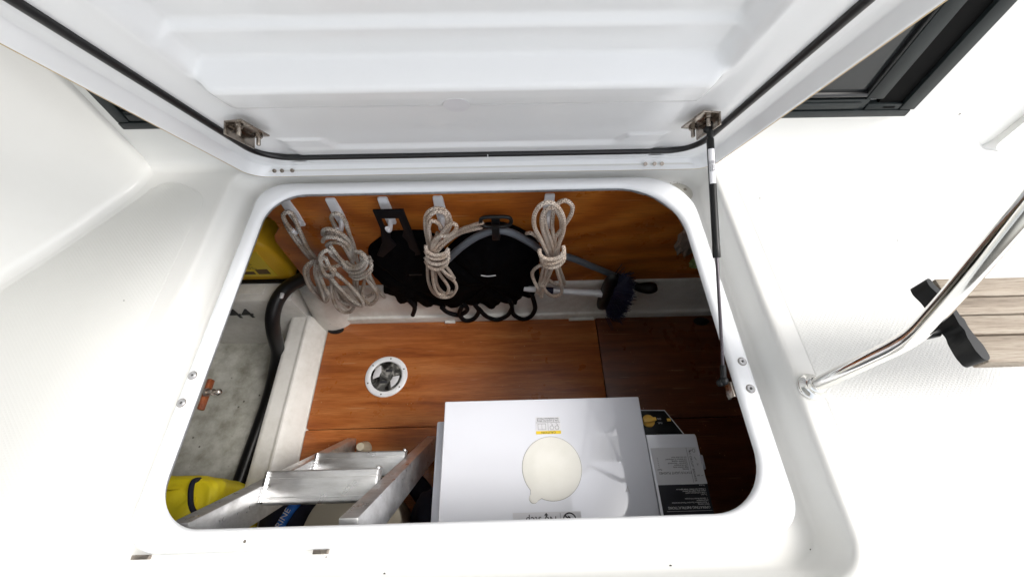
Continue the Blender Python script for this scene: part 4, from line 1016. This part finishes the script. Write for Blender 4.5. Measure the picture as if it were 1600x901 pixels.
# ================================================================== GENERATOR
gn = thing('generator', (.15, .06, -.70), 'big white generator box with a round beige sticker on its lid', 'generator')
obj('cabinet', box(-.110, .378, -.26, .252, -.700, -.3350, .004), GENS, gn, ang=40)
obj('cover', box(-.088, .3835, -.27, .2905, -.3345, -.3000, .0028, 3), GEN, gn, ang=40)
zt = -.2998
so_ = [(.160 + .066 * math.cos(R(a)), .136 + .066 * math.sin(R(a))) for a in range(244, 244 + 346 - 12, 6)]
tabc = (.1165, .0765)
tb = [(tabc[0] + .010 * math.cos(R(a)), tabc[1] + .010 * math.sin(R(a))) for a in range(130, 331, 20)]
full = [(.160 + .066 * math.cos(R(a)), .136 + .066 * math.sin(R(a))) for a in range(-114, 222, 5)]
stk = obj('round_sticker', prism(full + tb, T(0, 0, zt + .0003), .0007, .0002), STICK, gn, ang=30)
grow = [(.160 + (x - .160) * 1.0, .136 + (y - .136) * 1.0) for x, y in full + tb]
obj('edge_shade', prism([(x + .0008 * (x - .150) / math.hypot(x - .150, y - .125), y + .0008 * (y - .125) / math.hypot(x - .150, y - .125)) for x, y in grow], T(0, 0, zt), .0003), GRIME_SHADE, stk, smooth=False)  # dark rim painted as the thin shadow round the sticker
cs = obj('caution_sticker', box(.129, .187, .2085, .2470, zt, zt + .0004), LABELW, gn, smooth=False)
obj('yellow_band', box(.129, .187, .2085, .2155, zt + .0004, zt + .0007), YLAB, cs, smooth=False)
zz = zt + .0009
text('lettering', 'CAUTION', (.158, .2120, zz), (-1, 0, 0), (0, -1, 0), .0075, INK, cs)
text('lettering', 'Use 2 points for lifting', (.158, .2385, zz - .0003), (-1, 0, 0), (0, -1, 0), .0056, INK, cs)
text('lettering', 'See Installation Manual', (.158, .2435, zz - .0003), (-1, 0, 0), (0, -1, 0), .0056, INK, cs)
def ink(mb, par): obj('pictogram', mb, INK, par, smooth=False)
zq = (zz - .0004, zz - .0001)
ink(box(.1290, .187, .2345, .2350, *zq), cs); ink(box(.1575, .158, .2165, .2345, *zq), cs)
ink(bridge([[(x, y, z) for x, y in ((.1340, .2185), (.1525, .2185), (.1525, .2320), (.1340, .2320))] for z in zq] + [[(x, y, z) for x, y in ((.1345, .2190), (.1520, .2190), (.1520, .2315), (.1345, .2315))] for z in zq[::-1]]), cs)
ink(box(.1430, .1434, .2190, .2315, *zq), cs)
for cx in (.1665, .1785):
    ink(tube([(cx + .0045 * math.cos(R(a)), .2225 + .0045 * math.sin(R(a)), zz - .0003) for a in range(0, 360, 30)], .0003, 4, smooth=False, closed=True), cs)
    ink(tube([(cx, .2275, zz - .0003), (cx + .002, .2290, zz - .0003), (cx, .2312, zz - .0003), (cx - .002, .2325, zz - .0003)], .0003, 4, 4), cs)
ns = obj('no_step_sticker', box(.070, .215, -.002, .0495, zt, zt + .0004), LABELG, gn, smooth=False)
text('lettering', 'No step', (.130, .0350, zz), (-1, 0, 0), (0, -1, 0), .020, INK, ns)
ink(prism([(.1395, .039), (.1425, .039), (.1425, .0430), (.1455, .0430), (.141, .0482), (.1365, .0430), (.1395, .0430)], T(0, 0, zt + .0005), .0003), ns)
ink(tube([(.190 + .0135 * math.cos(R(a)), .033 + .0135 * math.sin(R(a)), zz) for a in range(0, 360, 15)], .0013, 5, smooth=False, closed=True), ns)
ink(tube([(.1805, .0425, zz), (.1995, .0235, zz)], .0013, 5, smooth=False), ns)
ink(tube([(.187, .040, zz), (.191, .037, zz), (.189, .031, zz), (.193, .026, zz)], .0016, 5, 4), ns)
ink(box(.1705, .1711, .0, .047, zt + .0004, zt + .0007), ns)
text('mark', '4', (.322, .086, zz - .0003), (1, .2, 0), (-.2, 1, 0), .022, LABELG, gn)

cb = thing('control_box', (.44, .05, -.70), 'narrow white control box with printed instructions beside the generator box', 'control box')
zc = -.3100
obj('housing', prism([(.3875, -.26), (.500, -.26), (.5035, .03), (.5055, .196), (.503, .2025), (.387, .2035)], T(0, 0, -.60), .29, .003), GEN, cb, ang=40)
wl = obj('status_label', prism([(.3935, .096), (.5100 - .006, .096), (.4985, .173), (.392, .173)], T(0, 0, zc), .0005), LABELG, cb, smooth=False)
bl2 = obj('instruction_label', prism([(.3935, -.10), (.5005, -.10), (.5035, .0955), (.3935, .0955)], T(0, 0, zc), .0005), LABELB, cb, smooth=False)
zl = zc + .0008
text('lettering', 'STATUS LIGHT FLASHES', (.438, .1195, zl), (-1, .0, 0), (0, -1, 0), .0070, INK, wl)
for i, s_ in enumerate(('Starting', 'High coolant temp', 'Low oil pressure', 'Generator - See manual', 'Generator running', '1/3 obstruct 2/ overspeed', 'Do not close door')):
    text('lettering', s_, (.470, .1265 + .0042 * i, zl), (-1, 0, 0), (0, -1, 0), .0046, INK, wl, 'LEFT')
text('lettering', 'Rapid', (.404, .1265, zl), (-1, 0, 0), (0, -1, 0), .0045, INK, wl)
for i in range(6): obj('dash', box(.4025, .4045, .132 + .0038 * i, .1328 + .0038 * i, zl - .0003, zl), INK, wl, smooth=False)
obj('rule', box(.4740, .4745, .098, .172, zl - .0003, zl), INK, wl, smooth=False)
text('lettering', 'AC CIRCUIT BREAKER', (.4800, .1330, zl), (0, -1, 0), (1, 0, 0), .0066, INK, wl)
ink(tube([(.4905 + .0028 * math.cos(R(a)), .1655 + .0040 * math.sin(R(a)), zl) for a in range(0, 360, 30)], .0004, 4, smooth=False, closed=True), wl)
ink(tube([(.4885, .152, zl), (.4905, .147, zl), (.4925, .145, zl)], .0004, 4, 3), wl)
ink(box(.4895, .4950, .1365, .1371, zl - .0003, zl), wl); ink(box(.4920, .4926, .1330, .1365, zl - .0003, zl), wl)
ink(box(.4940, .4990, .1120, .1126, zl - .0003, zl), wl)
text('lettering', 'off', (.4835, .1655, zl), (-1, 0, 0), (0, -1, 0), .0062, INK, wl)
text('lettering', 'on', (.4880, .1125, zl), (-1, 0, 0), (0, -1, 0), .0062, INK, wl)
text('lettering', 'OPERATING INSTRUCTIONS', (.452, .0505, zl), (-1, 0, 0), (0, -1, 0), .0072, INKW, bl2)
for i, s_ in enumerate(('Before starting', '1. Read and follow Operation Manual instructions', 'and precautions', '2. Operate blower 4-5 minutes', '', 'To start', '1. Push and hold start switch', 'release when engine has started', '2. Release start switch. Green light is on', '', 'To stop', '1. Push and release stop switch')):
    if s_: text('lettering', s_, (.4970, .0560 + .0037 * i, zl), (-1, 0, 0), (0, -1, 0), .0040, INKW, bl2, 'LEFT')
obj('rule', box(.402, .500, .0435, .0440, zl - .0003, zl), INKW, bl2, smooth=False)
obj('breaker_switch', box(.5045, .5155, .126, .158, -.345, -.322, .003), GENS, cb, ang=50)
kp = thing('knob_panel', (.42, .23, -.70), 'black sloping panel with a yellow knob behind the control box', 'control panel')
obj('panel', prism([(.384, .2050), (.4905, .2050), (.4545, .2655), (.384, .2675)], T(0, 0, -.60), .262, .0015), BLKPL, kp, ang=40)
obj('edge_strip', tube([(.384, .2668, -.3378), (.4535, .2648, -.3378), (.4895, .2050, -.3378)], .0011, 6, smooth=False), LABELG, kp)
kb = obj('knob', lathe([(.0150, 0), (.0150, .003), (.0130, .005), (1e-5, .005)], T(.4085, .2400, -.338), 26), YKNOB, kp, ang=40)
obj('grip', box(-.016, .016, -.0045, .0045, .004, .016, .002, M_=T(.4085, .2400, -.338) @ Matrix.Rotation(R(8), 4, 'Z')), YKNOB, kb, ang=40)
obj('yellow_tab', box(.455, .464, .2385, .2450, -.3382, -.3370), YKNOB, kp)
text('lettering', 'ON', (.436, .245, -.3376), (-1, 0, 0), (0, -1, 0), .0062, LABELG, kp)
text('lettering', 'FUEL', (.436, .235, -.3376), (-1, 0, 0), (0, -1, 0), .0055, LABELG, kp)

# ================================================================== HANDRAIL AND TEAK STEP
hr = thing('handrail', (.566, .206, .03), 'polished stainless handrail tube rising from a round deck flange and bending right', 'handrail')
obj('flange', lathe([(.0225, 0), (.0225, .003), (.021, .005), (.017, .008), (.0145, .012), (.013, .018), (.0110, .019)], T(.566, .206, .0303), 48), STEEL, hr, ang=50)
tp = [Vector((.566, .206, .040)), Vector((.566, .206, .100)), Vector((.566, .206, .165)), Vector((.566, .206, .205)), Vector((.566, .209, .235)), Vector((.566, .219, .268)), Vector((.566, .234, .310)), Vector((.566, .266, .393)), Vector((.566, .346, .600)), Vector((.566, .50, 1.0))]
obj('tube', tube(tp, .0108, 32, 10), STEEL, hr, ang=80)
stp = thing('teak_step', (.72, .22, .23), 'weathered teak step with black end cap beside the stainless handrail', 'step')
ZS = .250
for (a, b) in ((.1655, .1985), (.2000, .2250), (.2265, .2500), (.2515, .2780)):
    obj('slat', box(.6150, 1.05, a, b, ZS - .020, ZS, .0022, 2), TEAK, stp, ang=40)
co = [(.5965, .2790), (.5985, .2655), (.6080, .2520), (.6085, .2380), (.6055, .2330), (.6060, .2230), (.6085, .2190), (.6065, .2090), (.6080, .1960), (.6110, .1850), (.6100, .1700), (.6050, .1650), (.5985, .1670), (.5955, .1780), (.5960, .1960), (.5990, .2050), (.5965, .2120), (.5985, .2300), (.5935, .2560), (.5885, .2680), (.5900, .2780)]
obj('end_cap', prism(roundpoly([(.604 + (x - .604) * .85, .222 + (y - .222) * .97) for x, y in co], .003, 3), T(.008, 0, ZS - .022), .0245, 0), BLKPL, stp, ang=40)
obj('bracket', tube([(.5680, .212, .222), (.585, .212, .226), (.60, .214, .229)], .007, 12, 4), BLKPL, stp, ang=60)
